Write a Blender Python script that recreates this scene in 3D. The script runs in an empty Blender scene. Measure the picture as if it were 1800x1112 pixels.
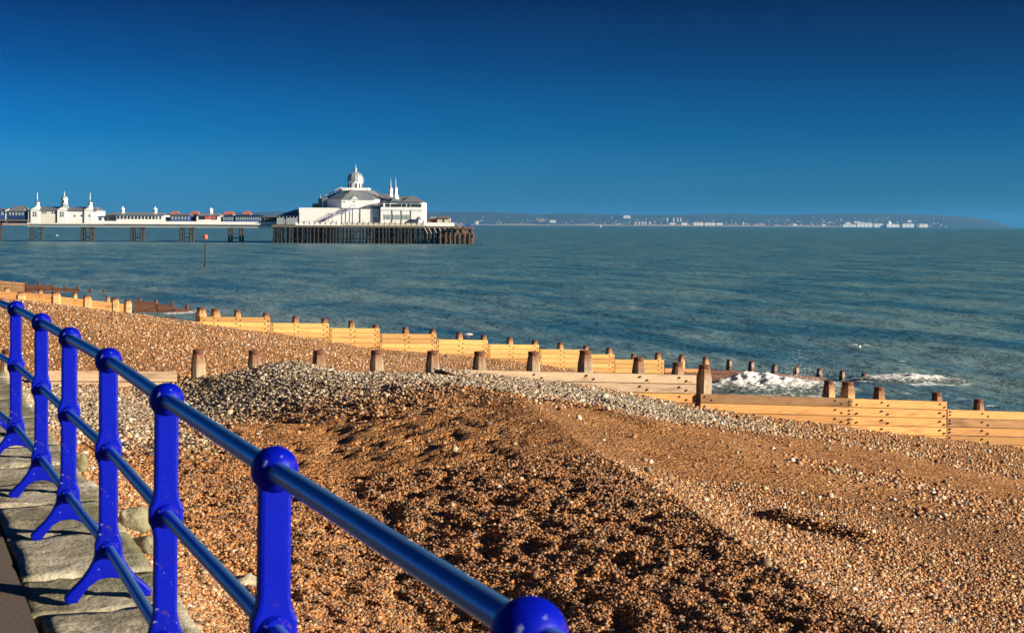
import bpy, bmesh, math, random
import numpy as np
from mathutils import Matrix, Vector
R = math.radians
rnd = random.Random(7)
nrng = np.random.default_rng(11)
sc = bpy.context.scene
COL = sc.collection

# ------------------------------------------------------------------ camera
F = 2600.0            # focal length in photo pixels (1800 wide)
HC = 8.0              # eye height above the sea
ROLL = 0.0054
TH = R(22.9)          # the shore runs at this angle to the view
cS, sS = math.cos(TH), math.sin(TH)
cam = bpy.data.cameras.new('camera'); camo = bpy.data.objects.new('camera', cam); COL.objects.link(camo)
cam.sensor_width = 36; cam.lens = 36 * F / 1800; cam.shift_y = -161.5 / 1800
cam.clip_start = 0.1; cam.clip_end = 80000
camo.matrix_world = Matrix.Translation((0, 0, HC)) @ Matrix.Rotation(R(90), 4, 'X') @ Matrix.Rotation(ROLL, 4, 'Z')
cam.dof.use_dof = True; cam.dof.focus_distance = 26; cam.dof.aperture_fstop = 9
sc.camera = camo

# ------------------------------------------------------------------ light
SUN_EL, SUN_AZ = 17.0, 112.0      # azimuth measured from +Y towards +X
w = bpy.data.worlds.new('World'); sc.world = w; w.use_nodes = True
nt = w.node_tree; bg = nt.nodes['Background']
sk = nt.nodes.new('ShaderNodeTexSky'); sk.sky_type = 'NISHITA'; sk.sun_disc = False
sk.sun_elevation = R(SUN_EL); sk.sun_rotation = R(SUN_AZ)
tc = nt.nodes.new('ShaderNodeTexCoord'); sp = nt.nodes.new('ShaderNodeSeparateXYZ'); nt.links.new(tc.outputs['Generated'], sp.inputs[0])
rp = nt.nodes.new('ShaderNodeValToRGB'); nt.links.new(sp.outputs['Z'], rp.inputs[0])
K = 5.0
stops = [(0.0, (.22, 1.25, 3.6)), (.021, (.12, .92, 2.75)), (.06, (.012, .53, 1.75)), (.105, (.004, .25, .92)),
         (.15, (.003, .10, .46)), (.30, (.012, .11, .40)), (1.0, (.09, .26, .62))]
for i, (p, c) in enumerate(stops):
    e = rp.color_ramp.elements[i] if i < 2 else rp.color_ramp.elements.new(p)
    e.position = p
for e, (p, c) in zip(rp.color_ramp.elements, stops):
    e.position = p; e.color = tuple(v / K for v in c) + (1,)
m1 = nt.nodes.new('ShaderNodeVectorMath'); m1.operation = 'MULTIPLY'
nt.links.new(sk.outputs[0], m1.inputs[0]); nt.links.new(rp.outputs[0], m1.inputs[1])
# the clear sky is deepest blue at right angles to the sun
sdv = (math.sin(R(SUN_AZ)) * math.cos(R(SUN_EL)), math.cos(R(SUN_AZ)) * math.cos(R(SUN_EL)), math.sin(R(SUN_EL)))
dt = nt.nodes.new('ShaderNodeVectorMath'); dt.operation = 'DOT_PRODUCT'; nt.links.new(tc.outputs['Generated'], dt.inputs[0]); dt.inputs[1].default_value = sdv
d2 = nt.nodes.new('ShaderNodeMath'); d2.operation = 'MULTIPLY'; nt.links.new(dt.outputs['Value'], d2.inputs[0]); nt.links.new(dt.outputs['Value'], d2.inputs[1])
d3 = nt.nodes.new('ShaderNodeMath'); d3.operation = 'MULTIPLY_ADD'; nt.links.new(d2.outputs[0], d3.inputs[0]); d3.inputs[1].default_value = .5; d3.inputs[2].default_value = .42
pm_ = nt.nodes.new('ShaderNodeVectorMath'); pm_.operation = 'SCALE'; nt.links.new(m1.outputs[0], pm_.inputs[0]); nt.links.new(d3.outputs[0], pm_.inputs['Scale'])
m2 = nt.nodes.new('ShaderNodeVectorMath'); m2.operation = 'SCALE'; m2.inputs['Scale'].default_value = K
nt.links.new(pm_.outputs[0], m2.inputs[0]); nt.links.new(m2.outputs[0], bg.inputs[0]); bg.inputs[1].default_value = .05
sl = bpy.data.lights.new('sun', 'SUN'); so = bpy.data.objects.new('sun', sl); COL.objects.link(so)
sl.energy = 5.0; sl.angle = R(.53); sl.color = (1, .86, .66)
sd = Vector((math.sin(R(SUN_AZ)) * math.cos(R(SUN_EL)), math.cos(R(SUN_AZ)) * math.cos(R(SUN_EL)), math.sin(R(SUN_EL))))
so.rotation_euler = sd.to_track_quat('Z', 'Y').to_euler(); so.location = sd * 50
sc.view_settings.view_transform = 'Standard'; sc.view_settings.look = 'None'
sc.view_settings.exposure = 1.15; sc.view_settings.gamma = 1; sc.view_settings.use_curve_mapping = False
sc.cycles.max_bounces = 6; sc.cycles.volume_bounces = 0; sc.cycles.use_denoising = True

# ------------------------------------------------------------------ helpers
def hv(u): return 394.5 + (u - 900) * ROLL            # horizon row at photo column u
def P(u, v, d):                                       # the point seen at (u, v) that lies d metres ahead
    return Vector(((u - 900) * d / F, d, HC - (v - hv(u)) * d / F))
def st(x, y): return x * cS + y * sS, -x * sS + y * cS  # seaward, alongshore
def xy(s, t): return s * cS - t * sS, s * sS + t * cS

def vnoise(x, y, seed=0):
    xi = np.floor(x).astype(np.int64); yi = np.floor(y).astype(np.int64); fx = x - xi; fy = y - yi
    fx = fx * fx * (3 - 2 * fx); fy = fy * fy * (3 - 2 * fy)
    def h(a, b):
        n = (a * 374761393 + b * 668265263 + seed * 974711) & 0xffffffff
        n = ((n ^ (n >> 13)) * 1274126177) & 0xffffffff
        n = ((n ^ (n >> 16)) * 2246822519) & 0xffffffff
        return ((n ^ (n >> 15)) & 0xffffff) / 16777215.0
    return (h(xi, yi) * (1 - fx) + h(xi + 1, yi) * fx) * (1 - fy) + (h(xi, yi + 1) * (1 - fx) + h(xi + 1, yi + 1) * fx) * fy
def fbm(x, y, o=4, seed=0):
    r = 0; a = .5
    for k in range(o):
        r = r + a * vnoise(x * 2 ** k, y * 2 ** k, seed + k); a *= .5
    return r / (1 - .5 ** o)
def sstep(a, b, x):
    q = np.clip((x - a) / (b - a), 0, 1); return q * q * (3 - 2 * q)

class MB:
    def __init__(self): self.v = []; self.f = []
    def add(self, vs, fs):
        n = len(self.v); self.v += [tuple(p) for p in vs]; self.f += [tuple(i + n for i in q) for q in fs]; return self
    def box(self, x0, x1, y0, y1, z0, z1):
        return self.add([(x0, y0, z0), (x1, y0, z0), (x1, y1, z0), (x0, y1, z0), (x0, y0, z1), (x1, y0, z1), (x1, y1, z1), (x0, y1, z1)],
                        [(3, 2, 1, 0), (4, 5, 6, 7), (0, 1, 5, 4), (1, 2, 6, 5), (2, 3, 7, 6), (3, 0, 4, 7)])
    def tube(self, a, b, r0, r1=None, n=8):
        a = Vector(a); b = Vector(b); r1 = r0 if r1 is None else r1
        z = (b - a).normalized(); x = z.orthogonal().normalized(); y = z.cross(x)
        vs = []
        for p, r in ((a, r0), (b, r1)):
            vs += [p + (x * math.cos(2 * math.pi * k / n) + y * math.sin(2 * math.pi * k / n)) * r for k in range(n)]
        fs = [(k, (k + 1) % n, n + (k + 1) % n, n + k) for k in range(n)]
        return self.add(vs, fs + [tuple(range(n - 1, -1, -1)), tuple(range(n, 2 * n))])
    def lathe(self, prof, c=(0, 0, 0), n=12, ph=0):       # prof: (radius, z)
        vs = []; fs = []
        for r, z in prof:
            vs += [(c[0] + r * math.cos(ph + 2 * math.pi * k / n), c[1] + r * math.sin(ph + 2 * math.pi * k / n), c[2] + z) for k in range(n)]
        for i in range(len(prof) - 1):
            for k in range(n):
                fs.append((i * n + k, i * n + (k + 1) % n, (i + 1) * n + (k + 1) % n, (i + 1) * n + k))
        fs.append(tuple(range(n - 1, -1, -1))); fs.append(tuple((len(prof) - 1) * n + k for k in range(n)))
        return self.add(vs, fs)
    def hip(self, x0, x1, y0, y1, z0, z1, inx, iny):       # hipped roof: eaves rectangle to a smaller top rectangle
        a, b, c, d = x0 + inx, x1 - inx, y0 + iny, y1 - iny
        return self.add([(x0, y0, z0), (x1, y0, z0), (x1, y1, z0), (x0, y1, z0), (a, c, z1), (b, c, z1), (b, d, z1), (a, d, z1)],
                        [(3, 2, 1, 0), (4, 5, 6, 7), (0, 1, 5, 4), (1, 2, 6, 5), (2, 3, 7, 6), (3, 0, 4, 7)])
    def gable(self, x0, x1, y0, y1, z0, z1):               # ridge along y, gable to the viewer
        m = (x0 + x1) / 2
        return self.add([(x0, y0, z0), (x1, y0, z0), (m, y0, z1), (x0, y1, z0), (x1, y1, z0), (m, y1, z1)],
                        [(0, 1, 2), (5, 4, 3), (0, 2, 5, 3), (2, 1, 4, 5), (1, 0, 3, 4)])
    def build(self, name, mat, parent=None, smooth=False, loc=None):
        me = bpy.data.meshes.new(name); me.from_pydata(self.v, [], self.f); me.validate()
        if smooth:
            me.polygons.foreach_set('use_smooth', [True] * len(me.polygons)); me.set_sharp_from_angle(angle=R(38))
        return link(name, me, mat, parent, loc)
def link(name, me, mat=None, parent=None, loc=None):
    if mat is not None and not me.materials: me.materials.append(mat)
    o = bpy.data.objects.new(name, me); COL.objects.link(o)
    if parent is not None: o.parent = parent
    if loc is not None: o.location = loc
    return o
def tag(o, label=None, cat=None, group=None, kind=None):
    if label: o['label'] = label
    if cat: o['category'] = cat
    if group: o['group'] = group
    if kind: o['kind'] = kind
    return o
def empty(name, loc, label, cat, group=None, rz=0):
    o = bpy.data.objects.new(name, None); COL.objects.link(o); o.location = loc; o.rotation_euler = (0, 0, rz); o.empty_display_size = .3
    return tag(o, label, cat, group)
def grid_mesh(name, X, Y, Z):
    n, m = X.shape
    co = np.stack([X, Y, Z], -1).reshape(-1, 3).astype(np.float32)
    i = np.arange(n * m).reshape(n, m)
    q = np.stack([i[:-1, :-1], i[:-1, 1:], i[1:, 1:], i[1:, :-1]], -1).reshape(-1, 4)
    me = bpy.data.meshes.new(name); me.vertices.add(len(co)); me.vertices.foreach_set('co', co.ravel())
    me.loops.add(q.size); me.loops.foreach_set('vertex_index', q.ravel().astype(np.int32))
    me.polygons.add(len(q)); me.polygons.foreach_set('loop_start', np.arange(0, q.size, 4, dtype=np.int32))
    me.update(calc_edges=True); me.validate()
    me.polygons.foreach_set('use_smooth', np.ones(len(q), bool)); me.update()
    return me
def attr(me, name, arr):
    a = me.attributes.new(name, 'FLOAT', 'POINT'); a.data.foreach_set('value', np.asarray(arr, np.float32).ravel())

# ------------------------------------------------------------------ materials
class NT:
    def __init__(self, name):
        self.m = bpy.data.materials.new(name); self.m.use_nodes = True; self.t = self.m.node_tree
        self.b = self.t.nodes['Principled BSDF']; self.out = self.t.nodes['Material Output']
    def n(self, ty, **kw):
        x = self.t.nodes.new('ShaderNode' + ty)
        for k, v in kw.items(): setattr(x, k, v)
        return x
    def l(self, a, b): self.t.links.new(a, b)
    def noise(self, vec, scale, detail=4, rough=.55):
        x = self.n('TexNoise'); x.inputs['Scale'].default_value = scale; x.inputs['Detail'].default_value = detail; x.inputs['Roughness'].default_value = rough
        if vec is not None: self.l(vec, x.inputs['Vector'])
        return x.outputs['Fac']
    def ramp(self, fac, stops, interp='LINEAR'):
        x = self.n('ValToRGB'); x.color_ramp.interpolation = interp; self.l(fac, x.inputs[0])
        el = x.color_ramp.elements
        while len(el) < len(stops): el.new(.5)
        for e, (p, c) in zip(el, stops):
            e.position = p; e.color = (c, c, c, 1) if isinstance(c, (int, float)) else tuple(c) + (1,)
        return x.outputs[0]
    def mix(self, fac, a, b, mode='MIX'):
        x = self.n('MixRGB', blend_type=mode)
        for i, v in enumerate((fac, a, b)):
            s = x.inputs[i]
            if hasattr(v, 'is_output'): self.l(v, s)
            elif isinstance(v, (int, float)): s.default_value = v if i == 0 else (v, v, v, 1)
            else: s.default_value = tuple(v) + (1,)
        return x.outputs[0]
    def math(self, op, a, b=0):
        x = self.n('Math', operation=op)
        for s, v in ((x.inputs[0], a), (x.inputs[1], b)):
            if hasattr(v, 'is_output'): self.l(v, s)
            else: s.default_value = v
        return x.outputs[0]
    def bump(self, h, strength, dist, normal=None):
        x = self.n('Bump'); x.inputs['Strength'].default_value = strength; x.inputs['Distance'].default_value = dist
        self.l(h, x.inputs['Height'])
        if normal is not None: self.l(normal, x.inputs['Normal'])
        return x.outputs[0]
    def mapping(self, vec, scale=(1, 1, 1), rot=(0, 0, 0)):
        x = self.n('Mapping'); x.inputs['Scale'].default_value = scale; x.inputs['Rotation'].default_value = rot; self.l(vec, x.inputs['Vector']); return x.outputs[0]
    def co(self, k='Object'): return self.n('TexCoord').outputs[k]
    def attrib(self, name, ty='GEOMETRY'):
        x = self.n('Attribute', attribute_name=name, attribute_type=ty); return x.outputs['Fac']
    def set(self, col=None, rough=None, metal=None, normal=None, spec=None):
        for k, v in (('Base Color', col), ('Roughness', rough), ('Metallic', metal), ('Normal', normal), ('Specular IOR Level', spec)):
            if v is None: continue
            s = self.b.inputs[k]
            if hasattr(v, 'is_output'): self.l(v, s)
            else: s.default_value = tuple(v) + (1,) if isinstance(v, (tuple, list)) else v
        return self.m

def mat_paint(name, col, rough=.5, var=.12, scale=1.5, metal=0, dirt=None):
    k = NT(name); c = k.co()
    n1 = k.noise(c, scale, 5); n2 = k.noise(k.mapping(c, (3, 3, .4)), scale * 1.3, 4)
    f = k.ramp(k.math('MULTIPLY', n1, n2), [(.15, 1 - var), (.4, 1)])
    out = k.mix(1, col, f, 'MULTIPLY')
    if dirt: out = k.mix(k.ramp(n2, [(.58, 0), (.75, .55)]), out, dirt)
    return k.set(out, rough, metal)

def mat_wood(name, c1, c2, dark, rust=False, wet=0.0):
    k = NT(name); c = k.co(); oi = k.n('ObjectInfo'); r = oi.outputs['Random']
    off = k.n('VectorMath', operation='ADD'); k.l(c, off.inputs[0])
    cb = k.n('CombineXYZ'); k.l(k.math('MULTIPLY', r, 40), cb.inputs[0]); k.l(k.math('MULTIPLY', r, 17), cb.inputs[2]); k.l(cb.outputs[0], off.inputs[1])
    ax = (14, 14, 1.2) if rust else (1.1, 12, 16)
    g = k.noise(k.mapping(off.outputs[0], ax), 2.2, 6, .65)
    g2 = k.noise(k.mapping(off.outputs[0], (.5, 3, 4)), 1.3, 3)
    base = k.mix(k.ramp(g, [(.38, 0), (.62, 1)]), c1, c2)
    tint = k.ramp(r, [(0, .62), (.35, .88), (.7, 1.0), (1, 1.12)])
    base = k.mix(1, base, tint, 'MULTIPLY')
    base = k.mix(k.ramp(g2, [(.56, 0), (.70, .8)]), base, dark)
    kn = k.n('TexVoronoi'); kn.inputs['Scale'].default_value = 1.6; k.l(k.mapping(off.outputs[0], (.9, 2.6, 2.6)), kn.inputs['Vector'])
    base = k.mix(k.ramp(kn.outputs['Distance'], [(.05, .75), (.16, 0)]), base, dark)
    if rust:
        gz = k.n('SeparateXYZ'); k.l(k.co('Object'), gz.inputs[0])
        z = k.math('ADD', k.math('ADD', gz.outputs[2], .5), k.math('MULTIPLY', k.math('SUBTRACT', g, .5), .55))
        base = k.mix(k.ramp(z, [(.10, 0), (.42, .92)]), base, (.17, .06, .025))
    nrm = k.bump(g, .5, .02)
    return k.set(base, .35 if wet else .75, 0, nrm, .3)

M = {}
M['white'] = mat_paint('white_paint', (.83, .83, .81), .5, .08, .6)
M['white_worn'] = mat_paint('worn_white_paint', (.74, .72, .64), .6, .16, .7, dirt=(.36, .27, .18))
M['cream'] = mat_paint('cream_paint', (.62, .57, .45), .6, .2, .8, dirt=(.30, .22, .14))
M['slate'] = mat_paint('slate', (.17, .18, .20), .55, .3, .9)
M['lead'] = mat_paint('lead_sheet', (.30, .33, .36), .42, .25, .8, .25)
M['silver'] = mat_paint('silver_paint', (.50, .54, .56), .36, .2, .9, .35)
M['glass'] = mat_paint('window_glass', (.03, .035, .045), .12, .1, 1)
M['pale_glass'] = mat_paint('pale_window_glass', (.32, .40, .40), .15, .2, 1)
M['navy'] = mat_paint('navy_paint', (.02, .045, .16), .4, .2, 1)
M['bluepaint'] = mat_paint('blue_paint', (.035, .09, .30), .45, .2, 1)
M['redroof'] = mat_paint('red_tile', (.42, .13, .08), .7, .3, 1.2)
M['redpaint'] = mat_paint('red_paint', (.62, .10, .06), .5, .25, 1.5)
M['iron'] = mat_paint('dark_iron', (.028, .023, .02), .7, .5, 1.0, dirt=(.08, .035, .018))
M['iron_green'] = mat_paint('weedy_pile', (.028, .024, .02), .8, .5, .8, dirt=(.07, .045, .025))
M['timber'] = mat_paint('brown_timber', (.22, .12, .065), .8, .4, .8, dirt=(.06, .035, .02))
M['deckedge'] = mat_paint('deck_timber', (.17, .13, .09), .8, .35, .8)
M['lilac'] = mat_paint('lilac_paint', (.50, .50, .62), .5, .1, 1)
M['wood_new'] = mat_wood('new_orange_wood', (.54, .29, .098), (.44, .205, .06), (.20, .085, .028))
M['wood_yellow'] = mat_wood('new_yellow_wood', (.59, .355, .125), (.49, .265, .08), (.29, .13, .04))
M['wood_grey'] = mat_wood('bleached_wood', (.42, .32, .215), (.32, .22, .135), (.16, .10, .06))
M['wood_brown'] = mat_wood('stained_wood', (.36, .20, .085), (.24, .12, .05), (.10, .05, .022))
M['wood_wet'] = mat_wood('wet_dark_wood', (.12, .045, .02), (.07, .028, .014), (.025, .013, .01), wet=1)
M['post'] = mat_wood('rust_stained_post', (.44, .35, .24), (.31, .23, .15), (.16, .11, .07), rust=True)
M['post_new'] = mat_wood('rust_stained_new_post', (.54, .36, .17), (.42, .25, .10), (.22, .11, .05), rust=True)
M['rust'] = mat_paint('rusted_iron_band', (.15, .055, .028), .8, .5, 6, dirt=(.07, .03, .02))
M['bolt'] = mat_paint('bolt_iron', (.07, .035, .02), .7, .3, 5)
M['gull'] = mat_paint('gull_white', (.8, .8, .8), .6, .05, 3)
M['gullgrey'] = mat_paint('gull_grey', (.42, .44, .47), .6, .05, 3)
M['brick'] = mat_paint('far_brick', (.36, .20, .14), .8, .2, .02)
M['farwhite'] = mat_paint('far_stucco', (.78, .74, .66), .7, .15, .01)
M['fartown'] = mat_paint('far_mixed_render', (.60, .56, .50), .7, .5, .02)
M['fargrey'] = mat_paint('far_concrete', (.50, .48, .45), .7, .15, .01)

def mat_bluepost():
    k = NT('ultramarine_gloss_paint'); c = k.co()
    n = k.noise(c, 38, 3, .6); n2 = k.noise(c, 7, 3)
    chips = k.math('MULTIPLY', k.ramp(n, [(.655, 0), (.70, 1)]), k.ramp(n2, [(.47, 0), (.58, .8)]))
    base = k.mix(k.ramp(k.noise(c, 5, 3), [(.35, 0), (.7, 1)]), (.0003, .004, .26), (.0005, .006, .34))
    base = k.mix(chips, base, (.35, .42, .55))
    rs = k.math('MULTIPLY', k.ramp(k.noise(c, 16, 5, .7), [(.58, 0), (.66, 1)]), k.ramp(n2, [(.50, 0), (.62, .85)]))
    base = k.mix(rs, base, (.07, .03, .03))
    return k.set(base, .42, 0, k.bump(k.noise(c, 60, 4), .15, .005, k.bump(k.noise(c, 14, 3), .18, .01)), .13)
def mat_rail():
    k = NT('blue_grey_rail_metal'); c = k.co()
    n = k.noise(k.mapping(c, (1, 30, 30)), 1.5, 4)
    base = k.mix(k.ramp(n, [(.3, 0), (.7, 1)]), (.06, .20, .48), (.10, .27, .56))
    return k.set(base, .30, .55, k.bump(n, .06, .003))
M['bluepost'] = mat_bluepost(); M['rail'] = mat_rail()

def mat_stone():
    k = NT('mossy_coping_stone'); c = k.co(); oi = k.n('ObjectInfo')
    off = k.n('VectorMath', operation='ADD'); k.l(c, off.inputs[0])
    cb = k.n('CombineXYZ'); k.l(k.math('MULTIPLY', oi.outputs['Random'], 30), cb.inputs[0]); k.l(cb.outputs[0], off.inputs[1]); c = off.outputs[0]
    n1 = k.noise(c, 3.2, 7, .65); n2 = k.noise(c, 13, 5, .7); n3 = k.noise(c, 1.6, 4)
    base = k.ramp(n1, [(.30, (.10, .085, .05)), (.43, (.24, .21, .14)), (.54, (.40, .36, .27)), (.68, (.56, .52, .43))])
    base = k.mix(k.ramp(n3, [(.44, 0), (.60, .8)]), base, (.115, .115, .038))
    base = k.mix(k.ramp(n2, [(.30, .8), (.46, 0)]), base, (.05, .045, .03))
    return k.set(base, .9, 0, k.bump(n2, .8, .03, k.bump(n1, .7, .05)))
def mat_tarmac():
    k = NT('brown_tarmac'); c = k.co()
    n = k.noise(c, 90, 3, .7); n2 = k.noise(c, 1.2, 4)
    base = k.ramp(n, [(.3, (.045, .035, .028)), (.55, (.11, .082, .06)), (.75, (.24, .19, .14))])
    base = k.mix(k.ramp(n2, [(.4, 0), (.7, .5)]), base, (.085, .058, .04))
    return k.set(base, .9, 0, k.bump(n, .7, .008))
M['stone'] = mat_stone(); M['tarmac'] = mat_tarmac()

BROWN = [(0, (.045, .019, .008)), (.16, (.15, .060, .021)), (.36, (.29, .120, .037)), (.58, (.41, .18, .056)), (.78, (.51, .265, .095)), (.92, (.60, .41, .21)), (1, (.68, .60, .46))]
GREY = [(0, (.035, .03, .028)), (.2, (.15, .115, .08)), (.42, (.28, .225, .155)), (.65, (.42, .34, .235)), (.85, (.48, .45, .40)), (1, (.68, .65, .58))]
def mat_beach():
    k = NT('shingle_ground'); c = k.co()
    zone = k.attrib('zone'); sand_sunlit = k.attrib('sand_sunlit')
    def vor(s):
        x = k.n('TexVoronoi', feature='F1'); x.inputs['Scale'].default_value = s; k.l(c, x.inputs['Vector']); return x
    v1, v2, v3 = vor(34), vor(15), vor(6)
    def rand(v): 
        x = k.n('SeparateColor'); k.l(v.outputs['Color'], x.inputs[0]); return x.outputs[0]
    r = k.math('ADD', k.math('MULTIPLY', rand(v1), .58), k.math('MULTIPLY', rand(v2), .34)); r = k.math('ADD', r, k.math('MULTIPLY', rand(v3), .10))
    r = k.math('ADD', r, k.math('MULTIPLY', k.math('SUBTRACT', k.noise(c, .9, 5, .6), .5), .5))
    colb = k.ramp(r, BROWN); colg = k.ramp(r, GREY)
    zz = k.ramp(k.math('ADD', zone, k.math('MULTIPLY', k.math('SUBTRACT', k.noise(c, 2.5, 4), .5), .6)), [(.35, 0), (.65, 1)])
    base = k.mix(zz, colb, colg)
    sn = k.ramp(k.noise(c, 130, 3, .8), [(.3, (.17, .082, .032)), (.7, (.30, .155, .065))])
    base = k.mix(sand_sunlit, base, sn)  # mask holds real sand and the painted sunlit crest strip
    h = k.math('ADD', v1.outputs['Distance'], k.math('MULTIPLY', v2.outputs['Distance'], 1.6))
    nrm = k.bump(k.math('SUBTRACT', 1, h), .85, .03)
    return k.set(base, .85, 0, nrm, .3)
def mat_pebble():
    k = NT('pebble'); r = k.attrib('pr', 'INSTANCER'); g = k.attrib('pg', 'INSTANCER')
    c = k.co(); n = k.noise(c, 2.2, 4, .6)
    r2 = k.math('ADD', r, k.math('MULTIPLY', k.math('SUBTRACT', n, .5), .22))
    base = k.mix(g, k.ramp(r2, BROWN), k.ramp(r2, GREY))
    return k.set(base, .55, 0, None, .4)
M['beach'] = mat_beach(); M['pebble'] = mat_pebble()

def mat_sea():
    k = NT('sea_water'); c = k.co(); foam = k.attrib('foam'); sed = k.attrib('sediment')
    rc = k.mapping(c, (1, 1, 1), (0, 0, -TH))
    st1 = k.noise(k.mapping(rc, (.11, .035, 1)), 1, 5, .6)
    deep = k.mix(k.ramp(st1, [(.36, 0), (.62, 1)]), (.030, .140, .205), (.120, .255, .275))
    shal = k.mix(k.ramp(st1, [(.40, 0), (.60, 1)]), (.032, .125, .190), (.185, .270, .260))
    base = k.mix(sed, deep, shal)
    lace = k.noise(k.mapping(rc, (.8, .5, 1)), 1.6, 6, .7)
    fm = k.ramp(k.math('ADD', k.math('MULTIPLY', foam, 1.0), k.math('MULTIPLY', k.math('SUBTRACT', lace, .5), 1.5)), [(.44, 0), (.66, 1)])
    fm = k.math('MULTIPLY', fm, k.ramp(foam, [(.02, 0), (.12, 1)]))
    base = k.mix(fm, base, (.78, .80, .80))
    b1 = k.noise(k.mapping(rc, (.55, .28, 1)), 1, 6, .6)
    b2 = k.noise(k.mapping(rc, (2.6, 1.5, 1)), 1, 4, .6)
    nrm = k.bump(b2, .38, .25, k.bump(b1, .6, .9))
    rough = k.mix(fm, .30, .8)
    k.b.inputs['IOR'].default_value = 1.33
    return k.set(base, rough, 0, nrm, .42)
M['sea'] = mat_sea()
def mat_foam():
    k = NT('breaking_foam'); c = k.co(); h = k.attrib('fh')
    n = k.noise(k.mapping(c, (1, .8, 1.6)), 4.2, 7, .75)
    f = k.ramp(k.math('ADD', h, k.math('MULTIPLY', k.math('SUBTRACT', n, .5), 2.6)), [(.26, 0), (.62, 1)])
    base = k.mix(f, (.10, .14, .13), (.84, .85, .84))
    return k.set(base, k.mix(f, .2, .75), 0, k.bump(n, .9, .12))
M['foam'] = mat_foam()
def mat_hill():
    k = NT('far_hillside'); c = k.co()
    n = k.noise(k.mapping(c, (1, 1, 3)), .006, 7, .7); n2 = k.noise(c, .0011, 4)
    base = k.ramp(n, [(.3, (.007, .013, .008)), (.5, (.018, .030, .016)), (.7, (.05, .058, .03))])
    base = k.mix(k.ramp(n2, [(.5, 0), (.7, .6)]), base, (.055, .05, .035))
    return k.set(base, .95)
M['hill'] = mat_hill()
M['cliff'] = mat_paint('sandstone_cliff', (.42, .30, .20), .9, .4, .01)
M['farbeach'] = mat_paint('far_shingle', (.48, .32, .17), .9, .25, .02)

# ------------------------------------------------------------------ beach
T1, T2, T3, T4 = 30.6, 64.4, 133.5, 175.0       # groynes, distance along the shore
S_RAIL = .93; WALL_S = 1.25
PROM = HC - 1.74
def crest_s(s, t):
    return s + np.interp(t, [3, 9.3, 20.8, 27], [2.2, 1.2, -1.4, 0]) * sstep(1.6, 4.5, s) * sstep(14, 9.5, s)
def beach_parts(x, y):
    s, t = st(x, y)
    zn = np.interp(crest_s(s, t), [-9, 1.0, 1.3, 2.5, 4.5, 7.4, 8.3, 9.9, 11.4, 14.9, 17.8, 22.2, 27.6, 36, 46, 80], [5.6, 5.75, 5.75, 5.30, 5.10, 5.41, 5.15, 4.98, 4.79, 4.31, 3.69, 2.98, 2.22, 1.0, -.4, -4])
    se = s + .27 * np.maximum(0, t - 64)
    zf = np.interp(se, [-20, 0, 6, 13.9, 19.4, 26, 32.8, 35.5, 39, 80], [5.1, 4.95, 4.62, 3.45, 2.49, 1.77, .7, -.05, -.7, -6])
    # beyond the near groyne the shingle lies lower; smooth where its planks are buried
    wd = np.where(s > 11, .12, 2.6)
    k = sstep(-wd, wd, t - T1)
    zn = zn - .09 * sstep(21, 25, t) * sstep(10.5, 8, s) - .42 * sstep(18, 27, t) * sstep(7.2, 4.2, s)
    z = zn * (1 - k) + zf * k
    return s, t, z, k
def zones(x, y, s, t):
    n = fbm(x * .22 + 5, y * .22, 4, 3); n2 = fbm(s * .35, t * .09, 4, 9)
    # coarse grey shingle: heaped against the near groyne, by the wall and in stripes
    g1 = np.exp(-(((t - 26.5) / 3.6) ** 2)) * sstep(13.5, 10.5, s + .9 * (n - .5) * 4) * 1.05
    g2 = np.exp(-((s - 12.6 - .12 * (30 - t)) / 2.2) ** 2) * sstep(19.5, 24, t) * .95 * sstep(T1 + 1, T1, t)
    g3 = sstep(5.2, 3.2, s) * sstep(15, 20, t) * sstep(31, 29.5, t) * .9
    g4 = np.exp(-((s - 17.5 - .2 * (24 - t)) / .7) ** 2) * .12 * sstep(10, 20, t) * sstep(T1 + 1, T1, t)
    g5 = np.exp(-((s - 11.8) / .8) ** 2) * .12 * sstep(T1 + 1, T1, t)
    g6 = sstep(11, 8, s) * sstep(T1 + 40, T1 + 54, t) * .30
    g = np.clip(np.maximum.reduce([g1, g2, g3, g4, g5, g6]) + (n - .5) * .6 - .07, 0, 1)
    sand_sunlit = np.exp(-(((s - 9.6 - (14 - t) * .25) / 1.3) ** 2 + ((t - 11.5) / 2.6) ** 2)) * 1.25
    sunlit_strip = np.exp(-(((crest_s(s, t) - 7.85) / .42) ** 2)) * sstep(6, 10, t) * sstep(23, 20, t) * .8  # sunlit seaward face of the crest, put into the colour as a sandy strip
    sand_sunlit = np.clip(np.maximum(sand_sunlit, sunlit_strip) - .15 + (n2 - .5) * .5, 0, .9) * (1 - g)
    return g, sand_sunlit
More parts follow.
